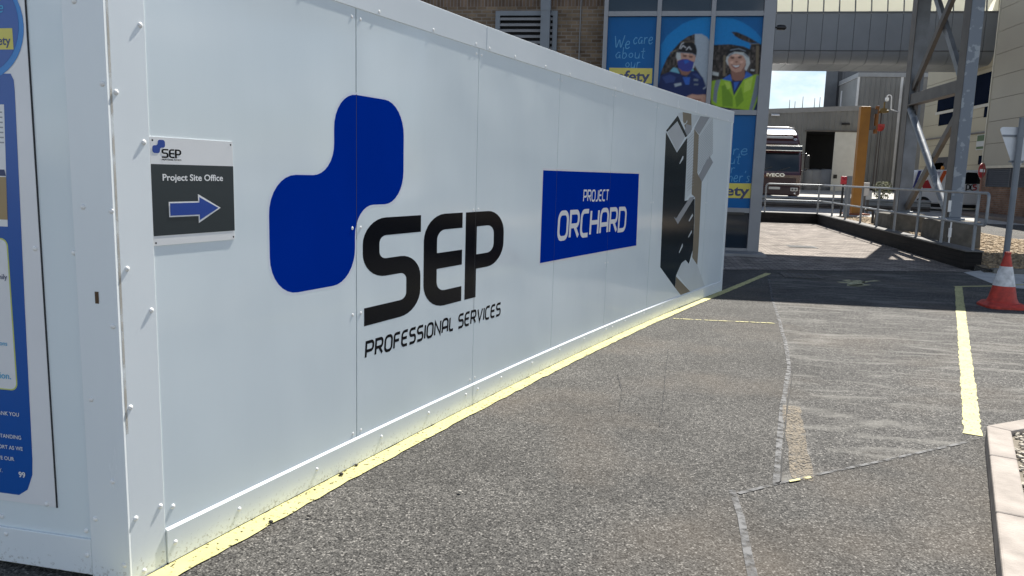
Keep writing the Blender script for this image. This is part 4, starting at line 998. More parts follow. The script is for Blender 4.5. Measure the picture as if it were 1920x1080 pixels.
for (yy, sg) in ((18.83, 1), (22.0, -1)):
    mb = MB(); mb.box(xm-.012, xm+.012, min(yy, yy+sg*.34), max(yy, yy+sg*.34), bz-.42, bz+.42); mb.build('gusset_plate', SteelB, gy)
    for dz in (-.3, -.1, .1, .3):
        for dy in (.1, .25):
            mb = MB(); mb.path([(xm-.03, yy+sg*dy, bz+dz), (xm+.03, yy+sg*dy, bz+dz)], .018, 6); mb.build('bolt', Galv, gy)
mb = MB(); mb.box(2.85, 24, DY0, DY1, DZ0, DZ1); mb.build('deck', SteelB, gy)
lab = MB(); p0 = pv(1779, 392, 18.44); lab.box(p0[0]-.02, p0[0]+.04, 18.435, 18.447, 1.05, 1.30); lab.build('label_plate', Splate, gy)
lab = MB(); lab.box(p0[0]-.03, p0[0]+.0, 18.43, 18.447, .94, 1.03); lab.build('socket', Vin['black'], gy)
PlC = pm('plinth_concrete', (.115, .105, .088), .9, var=.35, scale=5, bump=.4, bscale=25)
for i, (x0, x1, y0_, y1_, zt_) in enumerate(((6.80, 7.50, 17.9, 19.3, .87), (6.80, 7.62, 21.5, 22.9, .87))):
    g0 = gz(7.2, y0_)-.1
    mb = MB(); mb.hexa([(x0-.03, y0_-.03, g0), (x1+.03, y0_-.03, g0), (x1+.03, y1_, g0), (x0-.03, y1_, g0)], [(x0, y0_, zt_-.02), (x1, y0_, zt_), (x1, y1_, zt_), (x0, y1_, zt_-.02)])
    o = mb.build('concrete_plinth', PlC, None, bevel=.02)
    tag(o, 'brown concrete plinth under the '+('nearer gantry column, with white conduit' if i == 0 else 'farther gantry column'), 'plinth', 'plinths under the gantry columns')
cx_, cz_ = pv(1781, 430, 17.88)
cond = MB(); cond.path([(cx_, 17.86, gz(7, 17.8)), (cx_, 17.86, .62), (cx_+.01, 17.86, .86), (cx_+.0, 18.2, .9)], .018, 8); cond.path([(cx_, 17.86, .52), (cx_, 17.86, .72)], .035, 8)
tag(cond.build('conduit', Splate, None, smooth=True), 'white conduit pipe up the front of the nearer concrete plinth', 'pipe')

# ------------------------------------------------------------------ low wall and handrail
DarkB = brick_mat('dark_engineering_brick', (.010, .009, .0085), (.018, .015, .014), (.006, .0055, .0055), .5, .085, 'y', .008, .8)
Cop = pm('wall_coping', (.12, .115, .11), .7, var=.3, scale=4, bump=.2)
lw = thing('low_brick_wall', 'low dark brick wall edging the paved ramp', 'wall', (6.5, 16, 0))
def wtop(y): return .37+(y-15.6)*.0125
WNEAR = 15.85
mb = MB(); mb.hexa([(6.42, WNEAR, -.05), (6.72, WNEAR, -.05), (6.72, 28.05, .1), (6.42, 28.05, .1)], [(6.42, WNEAR, wtop(WNEAR)), (6.72, WNEAR, wtop(WNEAR)), (6.72, 28.05, wtop(28)), (6.42, 28.05, wtop(28))]); mb.build('wall_run', DarkB, lw)
mb = MB(); mb.box(-3, 6.42, 27.9, 28.1, .0, wtop(28)); mb.build('wall_run', brick_mat('dark_engineering_brick_front', (.012, .010, .0095), (.024, .020, .018), (.007, .0065, .0065), .5, .085, 'x', .008, .6), lw)
mb = MB(); mb.hexa([(6.40, WNEAR-.02, wtop(WNEAR)+.002), (6.74, WNEAR-.02, wtop(WNEAR)+.002), (6.74, 28.12, wtop(28)+.002), (6.40, 28.12, wtop(28)+.002)], [(6.40, WNEAR-.02, wtop(WNEAR)+.03), (6.74, WNEAR-.02, wtop(WNEAR)+.03), (6.74, 28.12, wtop(28)+.03), (6.40, 28.12, wtop(28)+.03)]); mb.build('coping', Cop, lw, bevel=.006)
mb = MB(); mb.box(-3, 6.39, 27.88, 28.12, wtop(28)+.002, wtop(28)+.03); mb.build('coping', Cop, lw)

Rail = pm('galvanised_rail', (.26, .28, .30), .45, .3, var=.2, scale=4)
hr = thing('handrail', 'grey two-bar tubular handrail along the low dark wall', 'handrail', (6.5, 16, .4))
RX, RYF = 6.57, 27.95
zt1, zt0 = 1.50, 1.53; zm1, zm0 = .90, .98
ye = 15.55
top = fillet([(RX+.10, ye, zm1+.0), (RX+.10, ye-.0, zt1-.02)], 0)
loop = fillet([(RX, 16.2, zm1), (RX+.02, ye, zm1), (RX+.02, ye, zt1), (RX, 16.2, zt1+.0), (RX, RYF, zt0), (4.66, RYF, zt0), (4.66, RYF, wtop(28)+.02)], [.09, .09, .09, .3, .12, .09, .05], False, 6)
mb = MB(); mb.path(loop, .028, 10); mb.build('top_rail', Rail, hr, smooth=True)
mb = MB(); mb.path(fillet([(RX, 16.2, zm1), (RX, RYF, zm0), (4.66, RYF, zm0)], [0, .1, 0]), .024, 10); mb.build('mid_rail', Rail, hr, smooth=True)
for y in (15.93, 17.5, 18.95, 20.5, 21.9, 23.4, 25.0, 26.6):
    mb = MB(); mb.path([(RX, y, wtop(y)+.03), (RX, y, zt1-.01+(y-16)*.0025)], .03, 10); mb.build('post', Rail, hr, smooth=True)
for x in (6.45, 6.0):
    pass
mb = MB(); mb.path([(6.42, RYF, wtop(28)+.03), (6.42, RYF, zt0)], .03, 10); mb.build('post', Rail, hr, smooth=True)

# ------------------------------------------------------------------ bridge
BY = 37.0
fb = thing('footbridge', 'enclosed grey footbridge with rounded underside and pale windows', 'bridge', (8, BY, 6.9))
z_w0 = pv(1560, 23, BY)[1]; z_f1 = pv(1560, 95, BY)[1]; z_b = pv(1560, 118, BY)[1]
XB0, XB1 = -2.0, pv(1872, 60, BY)[0]
Fas = pm('bridge_fascia', (.165, .18, .195), .4, var=.08, scale=1.5)
pitchb = (pv(1620, 60, BY)[0]-pv(1590, 60, BY)[0])
BD = 3.2
prof = [(0, z_w0-.03), (0, z_f1)]
rb = z_f1-z_b
for k in range(1, 9):
    a = pi/2*k/8; prof.append((rb*(1-cos(a)), z_f1-rb*sin(a)))
prof2 = prof+[(BD-rb*(1-cos(pi/2*(8-k)/8)), z_f1-rb*sin(pi/2*(8-k)/8)) for k in range(0, 9)]+[(BD, z_w0-.03)]
x = XB0; seg = 0
while x < XB1:
    xe = min(x+pitchb, XB1); mb = MB()
    n = len(prof2); g = .009
    vs = [(x+g, BY+a, b) for a, b in prof2]+[(xe-g, BY+a, b) for a, b in prof2]
    mb.add(vs, [tuple(range(n)), tuple(range(2*n-1, n-1, -1))]+[(i, (i+1) % n, n+(i+1) % n, n+i) for i in range(n)])
    if x > 3.2: mb.build('cladding_panel', Fas, fb)
    x = xe
mb = MB(); mb.box(XB0, XB1, BY+.04, BY+BD-.04, z_f1-.05, z_w0-.06); mb.box(XB0, XB1, BY+.5, BY+BD-.5, z_b+.03, z_f1); mb.build('core', Vin['black'], fb)
mb = MB(); mb.box(3, XB1, BY-.02, BY-.001, z_f1-.015, z_f1+.015); mb.build('joint_strip', pm('joint_dark', (.05, .05, .055), .6), fb)
# windows: translucent panes between curved ribs
Win = pm('translucent_window', (.72, .71, .60), .35, var=.08); 
wmt = bpy.data.materials['translucent_window'].node_tree; pb_ = wmt.nodes['Principled BSDF']; pb_.inputs['Transmission Weight'].default_value = .0
tl = wmt.nodes.new('ShaderNodeBsdfTranslucent'); tl.inputs[0].default_value = (.84, .83, .74, 1); ms_ = wmt.nodes.new('ShaderNodeMixShader'); ms_.inputs[0].default_value = .85
wmt.links.new(pb_.outputs[0], ms_.inputs[1]); wmt.links.new(tl.outputs[0], ms_.inputs[2]); wmt.links.new(ms_.outputs[0], wmt.nodes['Material Output'].inputs[0])
x = XB0; Rib = pm('window_rib', (.10, .105, .11), .4)
hw = 2.4
def warch(k, n=8):
    a = pi*k/n; return (BD/2-cos(a)*BD/2, z_w0+ (1.2 if 0 < k < n else 0)*0 + sin(a)*1.7)
while x < XB1:
    xe = min(x+pitchb, XB1)
    if x > 3.2:
        mb = MB(); P_ = [warch(k) for k in range(9)]
        mb.add([(x+.03, BY+.03+a*(BD-.06)/BD, b) for a, b in P_]+[(xe-.03, BY+.03+a*(BD-.06)/BD, b) for a, b in P_], [(i, i+1, 9+i+1, 9+i) for i in range(8)])
        mb.build('window', Win, fb, smooth=True, fixn=False)
        mb = MB()
        mb.path([(x, BY+.02+a*(BD-.04)/BD, b) for a, b in P_], .03, 6); mb.build('window_rib', Rib, fb)
    x = xe
mb = MB(); mb.box(3, XB1, BY-.04, BY+.05, z_w0-.028, z_w0+.03); mb.build('sill', Rib, fb)

# ------------------------------------------------------------------ right-hand beige building
RXF, RYE = 13.9, 33.7
Bei = pm('beige_cladding', (.32, .295, .235), .55, var=.06, scale=.6)
rbld = thing('beige_building', 'beige panelled building with brick plinth and louvred shutter at the right edge', 'building', (RXF, RYE, .5))
zbp = pu(1850, 311, RXF)[1]; zg = .3
hgt = .86
for k in range(9):
    z0 = zbp+k*hgt; mb = MB(); mb.box(RXF, RXF+14, 27.5, RYE, z0+.008, z0+hgt-.008); mb.build('cladding_panel', Bei, rbld)
mb = MB(); mb.box(RXF+.03, RXF+13.97, 27.53, RYE-.03, zg, zbp+9*hgt); mb.build('core', pm('shadow_gap', (.06, .055, .045), .9), rbld)
mb = MB(); mb.box(RXF-.08, RXF+.06, 27.5, RYE+.06, zbp-.10, zbp+.0); mb.build('flashing', pm('cream_flashing', (.52, .48, .38), .5), rbld)
mb = MB(); mb.box(RXF-.03, RXF+.05, RYE-.02, RYE+.05, zbp+.002, zbp+9*hgt); mb.build('corner_trim', pm('cream_trim', (.5, .47, .38), .5), rbld)
Pbk = brick_mat('brown_red_brick', (.16, .085, .055), (.23, .13, .085), (.18, .15, .12), .225, .078, 'y')
zl0 = pu(1850, 350, RXF)[1]; zl1 = zbp-.11
ysh = pu(1852, 330, RXF)[0]
mb = MB(); mb.box(RXF-.02, RXF+.029, 27.5, RYE, zg-.2, zl0); mb.box(RXF-.02, RXF+.029, ysh, RYE, zl0, zl1); mb.build('brick_plinth', Pbk, rbld)
lo = MB(); lo.box(RXF-.01, RXF+.028, 27.5, ysh, zl0, zl1); so_ = lo.build('shutter', pm('shutter_grey', (.03, .033, .04), .6), rbld)
sl = MB(); nsl = 9
for k in range(nsl):
    z = zl0+(zl1-zl0)*(k+.1)/nsl; sl.hexa([(RXF-.05, 27.5, z), (RXF-.012, 27.5, z+.03), (RXF-.012, ysh, z+.03), (RXF-.05, ysh, z)], [(RXF-.05, 27.5, z+.03), (RXF-.012, 27.5, z+.09), (RXF-.012, ysh, z+.09), (RXF-.05, ysh, z+.03)])
sl.build('slat', pm('shutter_slat', (.055, .06, .07), .5, spec=.2), so_)
sl = MB()
for yy in (ysh, ysh-1.9, ysh-3.8): sl.box(RXF-.06, RXF-.005, yy-.06, yy, zl0, zl1)
sl.build('shutter_frame', pm('shutter_frame', (.07, .075, .085), .5), so_)

# recessed wing with windows
RX2, R2A, R2B = 15.2, RYE+.3, 44.5
an = thing('beige_wing', 'beige wing with dark window bands behind the gantry column', 'building', (RX2, 40, .7))
for k in range(9):
    z0 = .5+k*1.05; mb = MB(); mb.box(RX2, RX2+10, R2A, R2B, z0+.008, z0+1.042); mb.build('cladding_panel', pm('beige_cladding_wing', (.33, .295, .21), .55, var=.06, scale=.6), an)  # wing cladding: slightly yellower beige than the main block
mb = MB(); mb.box(RX2+.03, RX2+9.9, R2A+.02, R2B-.03, .4, 9.9); mb.build('core', bpy.data.materials['shadow_gap'], an)
Wd = pm('dark_window', (.008, .012, .024), .8, spec=.0)
def rwin(pts, name='window', mat=Wd, fr=True):
    q = [pu(*p, RX2) for p in pts]; ya, yb = min(p[0] for p in q), max(p[0] for p in q); za, zb_ = min(p[1] for p in q), max(p[1] for p in q)
    mb = MB(); mb.box(RX2-.02, RX2-.002, ya, yb, za, zb_); w = mb.build(name, mat, an)
    if fr:
        mb = MB(); mb.box(RX2-.05, RX2-.003, ya-.06, yb+.06, za-.14, za-.003); mb.build('sill', pm('pale_sill', (.42, .40, .35), .6), w)
rwin([(1760, 182), (1793, 203)]); rwin([(1822, 145), (1860, 192)])
rwin([(1763, 207), (1785, 232)], fr=False); rwin([(1848, 192), (1858, 218)], fr=False); rwin([(1836, 292), (1843, 308)], fr=False)
rwin([(1750, 296), (1776, 345)], 'doorway', pm('door_dark', (.03, .03, .035), .6), fr=False)
rwin([(1748, 306), (1766, 345)], 'red_door', pm('red_door', (.30, .015, .015), .5), fr=False)
mb = MB(); p = pu(1745, 240, RX2); mb.path([(RX2-.06, R2A+.3, 4.0), (RX2-.06, R2B-.2, 4.0)], .04, 8); mb.build('pipe', SteelB, an)
gq = [pu(1834, 253, RX2), pu(1847, 276, RX2)]
gs = thing('safety_sign', 'small green and white sign on the beige wing wall', 'sign', (RX2-.03, gq[0][0], gq[1][1]))
mb = MB(); mb.box(RX2-.03, RX2-.004, gq[1][0], gq[0][0], gq[1][1]-.1, gq[0][1]); mb.build('plate', pm('dull_sign_white', (.42, .43, .42), .5), gs)
mb = MB(); mb.box(RX2-.034, RX2-.031, gq[1][0]+.03, gq[0][0]-.03, (gq[0][1]+gq[1][1])/2, gq[0][1]-.03); mb.build('green_panel', pm('sign_green', (.035, .085, .018), .5), gs)
mb = MB(); mb.box(RX2-.034, RX2-.031, gq[1][0]+.03, gq[0][0]-.03, gq[1][1]-.06, gq[1][1]+.05); mb.build('green_panel', bpy.data.materials['sign_green'], gs)

# ------------------------------------------------------------------ far buildings
Rib1 = ribbed_mat('grey_ribbed_cladding', (.155, .155, .150), 0, .33, .8)
Rib1y = ribbed_mat('grey_ribbed_cladding_side', (.20, .20, .195), 1, .33, .8)
Rib2 = ribbed_mat('dark_ribbed_cladding', (.115, .118, .125), 0, .45, .8)
Trim = pm('pale_metal_trim', (.62, .62, .62), .4)
SY = 52.0
sh = thing('storage_shed', 'low grey clad shed with dark opening and white sliding door', 'shed', (10, SY, gz(10, SY)))
xl = -6; x_o0, _ = pv(1508, 300, SY); x_o1, _ = pv(1561, 300, SY); x_d1, _ = pv(1613, 300, SY); x_e, zr2 = pv(1622, 198, SY); zr1 = pv(1443, 204, SY)[1]
z_h = pv(1560, 246, SY)[1]; zgd = gz(10, SY)-.2
def ztop(xx): return zr1+(zr2-zr1)*(xx-pv(1443, 204, SY)[0])/(x_e-pv(1443, 204, SY)[0])
mb = MB()
mb.prism([(xl, z_h), (x_e, z_h), (x_e, ztop(x_e)-.3), (xl, ztop(xl)-.3)], lambda a, b: (a, SY, b), lambda a, b: (a, SY+.2, b))
mb.prism([(xl, zgd), (x_o0, zgd), (x_o0, z_h), (xl, z_h)], lambda a, b: (a, SY+.004, b), lambda a, b: (a, SY+.2, b))
mb.box(x_d1, x_e, SY+.004, SY+.2, zgd, z_h)
mb.build('wall', Rib1, sh)
mb = MB(); mb.prism([(xl, ztop(xl)-.3), (x_e, ztop(x_e)-.3), (x_e, ztop(x_e)), (xl, ztop(xl))], lambda a, b: (a, SY-.06, b), lambda a, b: (a, SY+10, b)); mb.build('roof', pm('shed_roof', (.22, .22, .22), .5), sh)
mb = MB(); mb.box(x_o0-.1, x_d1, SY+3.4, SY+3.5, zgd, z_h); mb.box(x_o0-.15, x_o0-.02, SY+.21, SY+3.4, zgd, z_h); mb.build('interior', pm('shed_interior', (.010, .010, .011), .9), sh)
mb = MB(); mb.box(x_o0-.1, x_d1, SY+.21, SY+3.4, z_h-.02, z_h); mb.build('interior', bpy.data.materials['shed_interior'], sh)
dz = pv(1590, 357, SY)[1]
mb = MB(); mb.box(x_o1, x_d1-.02, SY-.10, SY-.03, zgd+.1, z_h-.05); door = mb.build('sliding_door', pm('white_door', (.52, .51, .47), .5, var=.08), sh)
mb = MB(); hx, hz = pv(1564, 331, SY); mb.box(hx-.08, hx+.14, SY-.14, SY-.101, hz-.12, hz+.12); mb.build('handle', Vin['black'], door)
mb = MB(); mb.box(x_o0-.1, x_d1+.1, SY-.14, SY-.005, z_h-.04, z_h+.05); mb.build('door_rail', SteelB, sh)
for i, (px, py) in enumerate(((1453, 216), (1584, 233))):
    a, b = pv(px, py, SY); t = thing('shed_floodlight', 'small floodlight on the grey shed wall '+('above the lorry' if i == 0 else 'above the white sliding door'), 'lamp', (a, SY, b), 'floodlights on the shed')
    mb = MB(); mb.hexa([(a-.25, SY-.28, b-.06), (a+.25, SY-.28, b-.06), (a+.25, SY-.08, b-.02), (a-.25, SY-.08, b-.02)], [(a-.25, SY-.28, b+.0), (a+.25, SY-.28, b+.0), (a+.25, SY-.08, b+.09), (a-.25, SY-.08, b+.09)]); mb.build('head', Trim if i == 0 else Vin['black'], t)
    mb = MB(); mb.box(a-.04, a+.04, SY-.1, SY, b-.04, b+.04); mb.build('bracket', Vin['black'], t)
masts = [pv(p, q, SY+6) for p, q in ((1481, 187), (1491, 190), (1506, 181), (1528, 184), (1538, 182))]
for i, (a, b) in enumerate(masts):
    mb = MB(); mb.path([(a, SY+6, ztop(a)-.05), (a, SY+6, b)], [.03, .018], 6)
    mb.path([(a-.08, SY+6, ztop(a)+.02), (a+.08, SY+6, ztop(a)+.02)], .03, 6)
    tag(mb.build('lightning_rod', SteelB), 'thin rod standing on the shed roof against the sky', 'rod', 'rods on the shed roof')
# box building behind the shed
B2 = 57.0
bx = thing('clad_store', 'grey ribbed store with pale edge trims rising behind the low shed', 'building', (16, B2, 1.6))
xa, zc = pv(1612, 144, B2); xb, zc2 = pv(1692, 138, B2)
xq, zq = pv(1760, 137, B2)
mb = MB(); mb.box(xa, xq, B2, B2+9, 1.4, zc); mb.build('wall', Rib1, bx)
mb = MB(); mb.box(xa-.06, xa-.004, B2+.05, B2+9, 1.4, zc); mb.build('side_wall', Rib1y, bx)
mb = MB(); mb.box(xa-.12, xq, B2-.08, B2+9.1, zc+.003, zc+.28); mb.build('eaves_trim', pm('eaves_grey', (.26, .27, .28), .45), bx)
mb = MB(); mb.box(xa-.13, xa-.06, B2-.02, B2+9, zc-.02, zc+.0); mb.box(xa-.12, xa+.02, B2-.03, B2-.003, 1.4, zc); mb.build('corner_trim', Trim, bx)
mb = MB(); mb.box(xb-.06, xb+.10, B2-.04, B2-.003, 1.4, zc); mb.build('corner_trim', Trim, bx)
mb = MB(); mb.box(xb+.3, xb+.9, B2-.6, B2-.01, 1.4, zc-.4)
mb.build('service_riser', pm('blue_grey_steel', (.075, .09, .13), .5), bx)
mb = MB()
for k in range(6): mb.beam((xb+.25, B2-.62, 2.4+k*1.0), (xb+.95, B2-.62, 3.4+k*1.0), .05, .08)
mb.build('riser_bracing', SteelB, bx)
mb = MB(); (px_, pz_) = pv(1590, 168, B2); mb.box(xa-.11, xa-.065, B2+3.9, B2+4.2, zc-2.4, zc-.5); mb.build('downpipe', Trim, bx)
# tall block
B3 = 62.0
tbk = thing('tall_clad_block', 'tall dark grey clad block standing against the sky', 'building', (16, B3, 1.6))
xa3, _ = pv(1548, 150, B3); xc3 = pv(1571, 150, B3)[0]
mb = MB(); kx = (B3+12)/B3; mb.hexa([(xa3, B3, 1), (xc3, B3, 1), (xc3*kx+.3, B3+12, 1), (xa3*kx+.3, B3+12, 1)], [(xa3, B3, 16), (xc3, B3, 16), (xc3*kx+.3, B3+12, 16), (xa3*kx+.3, B3+12, 16)]); mb.build('corner_wall', pm('dark_smooth_cladding', (.115, .122, .13), .5, var=.1), tbk)
mb = MB(); mb.box(xc3*kx+.35, xc3+16, B3+.1, B3+12, 1.0, 16); mb.box(xc3+.3, xc3*kx+.349, B3+.1, B3+1, 1.0, 16); mb.build('wall', Rib2, tbk)
mb = MB(); mb.box(xc3+.02, xc3+.28, B3-.05, B3+.2, 1.4, 16); mb.build('downpipe', pm('dark_pipe', (.035, .036, .04), .5), tbk)

# cctv on the store
cq = pv(1663, 187, B2-3); YC = B2-3
cc_ = thing('security_camera', 'white dome security camera on a curved arm on the grey store', 'camera', (cq[0], YC, cq[1]))
mb = MB(); mb.path(fillet([(xb, B2-.05, cq[1]-.5), (cq[0]+.3, YC, cq[1]-.62), (cq[0]+.26, YC, cq[1]+.3), (cq[0], YC, cq[1]+.3), (cq[0], YC, cq[1]+.08)], [.0, .1, .13, .13, 0]), .035, 8); mb.build('arm', Trim, cc_, smooth=True)
mb = MB(); mb.sph((cq[0]-.0, YC, cq[1]), .12, 12, 8); mb.path([(cq[0], YC, cq[1]+.02), (cq[0], YC, cq[1]+.13)], .12, 12); mb.build('dome', pm('camera_white', (.75, .75, .74), .35), cc_, smooth=True)

# ------------------------------------------------------------------ jib crane
CY = 30.0
Orange = pm('orange_crane_paint', (.30, .125, .004), .5, var=.15, scale=3)
xo, _ = pv(1603, 400, CY); xw = pv(1626, 300, CY)[0]-pv(1601, 300, CY)[0]
ctop = pv(1624, 200, CY)[1]
xm_ = pv(1613, 300, CY)[0]
zc0 = gz(xm_, CY)
cr_ = thing('jib_crane', 'orange jib crane post with chain hoist in the gravel bed', 'crane', (xm_, CY, zc0))
mb = MB(); mb.box(xm_-.17, xm_+.17, CY-.15, CY+.15, zc0, ctop); mb.build('post', Orange, cr_, bevel=.02)
mb = MB(); mb.box(xm_-.4, xm_+.4, CY-.4, CY+.4, zc0-.05, zc0+.06); mb.build('base_plate', pm('rust_red_paint', (.22, .06, .02), .7), cr_, bevel=.01)
ja, jz = pv(1645, 206, CY)
mb = MB(); mb.box(xm_+.171, xm_+.30, CY-.12, CY+.12, ctop-.85, ctop-.05); mb.box(xm_+.30, xm_+.42, CY-.08, CY+.08, ctop-.25, ctop-.1); mb.box(xm_+.30, xm_+.42, CY-.08, CY+.08, ctop-.8, ctop-.68); mb.build('hinge', SteelB, cr_)
mb = MB(); mb.path([(xm_+.42, CY, ctop-.95), (xm_+.42, CY, ctop+.02)], .07, 10); mb.build('pivot', pm('crane_rust', (.26, .10, .02), .6), cr_)
mb = MB(); mb.beam((xm_+.42, CY, ctop-.12), (xm_+1.5, CY+5.0, ctop-.12), .12, .24); mb.build('jib_arm', Orange, cr_)
mb = MB(); mb.beam((xm_+.44, CY-.02, ctop+.03), (xm_+.85, CY+1.3, ctop+.0), .06, .05); mb.build('power_rail', Trim, cr_)
hx_, hz_ = pv(1650, 240, CY+1.4)
mb = MB(); mb.box(hx_-.06, hx_+.16, CY+1.3, CY+1.5, hz_+.55, hz_+.72); mb.path([(hx_-.1, CY+1.4, hz_+.62), (hx_+.24, CY+1.4, hz_+.62)], .05, 8); mb.path([(hx_+.05, CY+1.3, hz_+.72), (hx_+.05, CY+1.3, hz_+.95)], .03, 6); mb.build('trolley', pm('hoist_ochre', (.18, .12, .03), .6), cr_)
mb = MB(); mb.sph((hx_, CY+1.4, hz_), .13, 10, 6, (1.2, 1, 1.0)); mb.box(hx_-.15, hx_+.13, CY+1.3, CY+1.5, hz_-.02, hz_+.14); mb.build('hook_block', pm('hoist_red', (.42, .03, .02), .4), cr_)
mb = MB(); mb.path([(hx_, CY+1.4, hz_+.15), (hx_, CY+1.4, hz_+.6)], .02, 6); mb.path([(hx_-.05, CY+1.4, hz_-.1), (hx_-.07, CY+1.4, 1.5)], .015, 6); mb.path([(hx_+.03, CY+1.4, hz_-.1), (hx_+.02, CY+1.4, 1.2)], .015, 6); mb.build('chain', pm('chain_dark', (.06, .045, .04), .5, .5), cr_)

# valve posts and clutter by the crane
ax_, _ = pv(1588, 380, 28.9)
t = thing('steel_post', 'grey steel post with red call point beside the orange crane', 'post', (ax_, 28.9, gz(8, 28.9)))
mb = MB(); mb.box(ax_-.09, ax_+.09, 28.82, 28.98, gz(8, 28.9), pv(1588, 330, 28.9)[1]); mb.build('post', Galv, t, bevel=.01)
mb = MB(); rz = pv(1581, 338, 28.8)[1]; mb.box(ax_-.28, ax_-.1, 28.78, 28.92, rz-.14, rz+.14); mb.sph((ax_-.19, 28.77, rz), .07, 8, 5); mb.build('call_point', pm('alarm_red', (.5, .015, .03), .4), t, bevel=.01)
mb = MB(); mb.path([(ax_-.19, 28.86, gz(8, 28.9)), (ax_-.19, 28.86, rz-.14)], .04, 8); mb.build('riser_pipe', Vin['black'], t)
for i, (px, py, w_, h_) in enumerate(((1622, 355, .26, .5), (1628, 366, .22, .36))):
    a, b = pv(px, py, 31.2+i*.6); yb_ = 31.2+i*.6
    t = thing('control_box', ('taller' if i == 0 else 'shorter')+' pale control box on a stand right of the crane post', 'box', (a, yb_, gz(8, yb_)))
    mb = MB(); mb.box(a-w_/2, a+w_/2, yb_-.1, yb_+.1, b-h_/2, b+h_/2); mb.build('case', pm('box_grey_white', (.55, .55, .53), .5), t, bevel=.015)
    mb = MB(); mb.box(a-.04, a+.04, yb_-.03, yb_+.03, gz(8, yb_), b-h_/2); mb.build('stand', SteelB, t)
a, b = pv(1630, 407, 24.6)
t = thing('valve_stand', 'black pipe valve standing in the gravel by the handrail', 'valve', (a, 24.6, gz(7.5, 24.6)))
mb = MB(); zv = gz(7.5, 24.6); mb.path(fillet([(a-.14, 24.6, zv+.42), (a+.1, 24.6, zv+.42), (a+.1, 24.6, zv)], [0, .08, 0]), .04, 8); mb.build('pipe', Vin['black'], t, smooth=True)
mb = MB(); mb.lathe([(.09, zv+.46), (.10, zv+.48), (.02, zv+.5)], a-.02, 24.6, 12); mb.build('handwheel', Vin['black'], t)

# crash barrier in the yard
Bar = pm('barrier_grey', (.30, .31, .31), .5, .4, var=.2, scale=2)
gb = thing('crash_barrier', 'grey corrugated crash barrier in front of the lorry', 'barrier', (8, 34.5, .5))
def wbeam(mb, x0, x1, y, z):
    pr = [(0, -.16), (-.05, -.11), (-.05, -.07), (0, -.02), (0, .02), (-.05, .07), (-.05, .11), (0, .16)]
    n = len(pr); mb.add([(x0, y+a, z+b) for a, b in pr]+[(x1, y+a, z+b) for a, b in pr]+[(x0, y+a+.012, z+b) for a, b in pr]+[(x1, y+a+.012, z+b) for a, b in pr], [(i, i+1, n+i+1, n+i) for i in range(n-1)]+[(2*n+i, 3*n+i, 3*n+i+1, 2*n+i+1) for i in range(n-1)])
yb1 = 34.5; zb1 = pv(1480, 375, yb1)[1]
mb = MB(); wbeam(mb, -2, 12.4, yb1, zb1); mb.build('rail', Bar, gb)
mb = MB(); wbeam(mb, -2, 12.4, yb1, pv(1480, 387, yb1)[1]); mb.build('rail', SteelB, gb)
for k in range(9):
    xx = -1.5+k*1.72; mb = MB(); mb.hsec(xx-.06, xx+.06, yb1+.02, yb1+.14, gz(3, yb1), zb1+.12, .012); mb.build('post', Galv, gb)

# ------------------------------------------------------------------ lorry
TYF = 40.0; TG = gz(7, TYF)
Mar = pm('maroon_paint', (.055, .007, .011), .18, var=.08, coat=1.)
MarD = pm('maroon_lower_paint', (.030, .006, .009), .3, var=.1)
Chrome = pm('bright_trim', (.75, .75, .74), .15, .9)
WhiteP = pm('lorry_white', (.72, .72, .70), .35, var=.04)
lx0, lx1 = 5.80, 8.30; lc = (lx0+lx1)/2
lor = thing('lorry', 'dark red articulated lorry with white refrigerated trailer facing the ramp', 'lorry', (lc, TYF, TG))
cabp = [(0.06, 1.05), (0.0, 1.25), (0.0, 1.95), (.05, 2.05), (.26, 3.15), (.34, 3.28), (2.2, 3.30), (2.2, 1.05)]
mb = MB(); mb.prism(cabp, lambda a, b: (lx0, TYF+a, b), lambda a, b: (lx1, TYF+a, b)); mb.build('cab', Mar, lor, bevel=.07)
def slope_quad(xa, xb, za, zb, d=.012):
    def yy(z): return TYF+.05+(z-2.05)*(.21/1.1)
    mb = MB(); mb.hexa([(xa, yy(za)-d, za), (xb, yy(za)-d, za), (xb, yy(za)+.02, za), (xa, yy(za)+.02, za)], [(xa, yy(zb)-d, zb), (xb, yy(zb)-d, zb), (xb, yy(zb)+.02, zb), (xa, yy(zb)+.02, zb)]); return mb
slope_quad(lx0+.14, lx1-.14, 2.12, 3.02).build('windscreen', pm('lorry_glass', (.010, .016, .022), .04), lor, bevel=.008)
mb = MB()
for xa, xb in ((lx0+.5, lx0+1.1), (lx0+1.35, lx0+1.95)): mb.beam((xa, TYF+.04, 2.13), (xb, TYF+.085, 2.34), .02, .03)
mb.build('wiper', Vin['black'], lor)
mb = MB(); mb.hexa([(lx0+.1, TYF-.16, 3.14), (lx1-.1, TYF-.16, 3.14), (lx1-.06, TYF+.2, 3.22), (lx0+.06, TYF+.2, 3.22)], [(lx0+.1, TYF-.12, 3.36), (lx1-.1, TYF-.12, 3.36), (lx1-.06, TYF+.24, 3.40), (lx0+.06, TYF+.24, 3.40)]); vis = mb.build('sun_visor', pm('visor_dark', (.02, .025, .03), .12), lor, bevel=.02)
mb = MB(); mb.box(lx0+.1, lx1-.1, TYF-.165, TYF-.145, 3.36, 3.40); mb.box(lx0+.1, lx1-.1, TYF-.19, TYF-.165, 3.12, 3.15); mb.build('visor_trim', Chrome, vis)
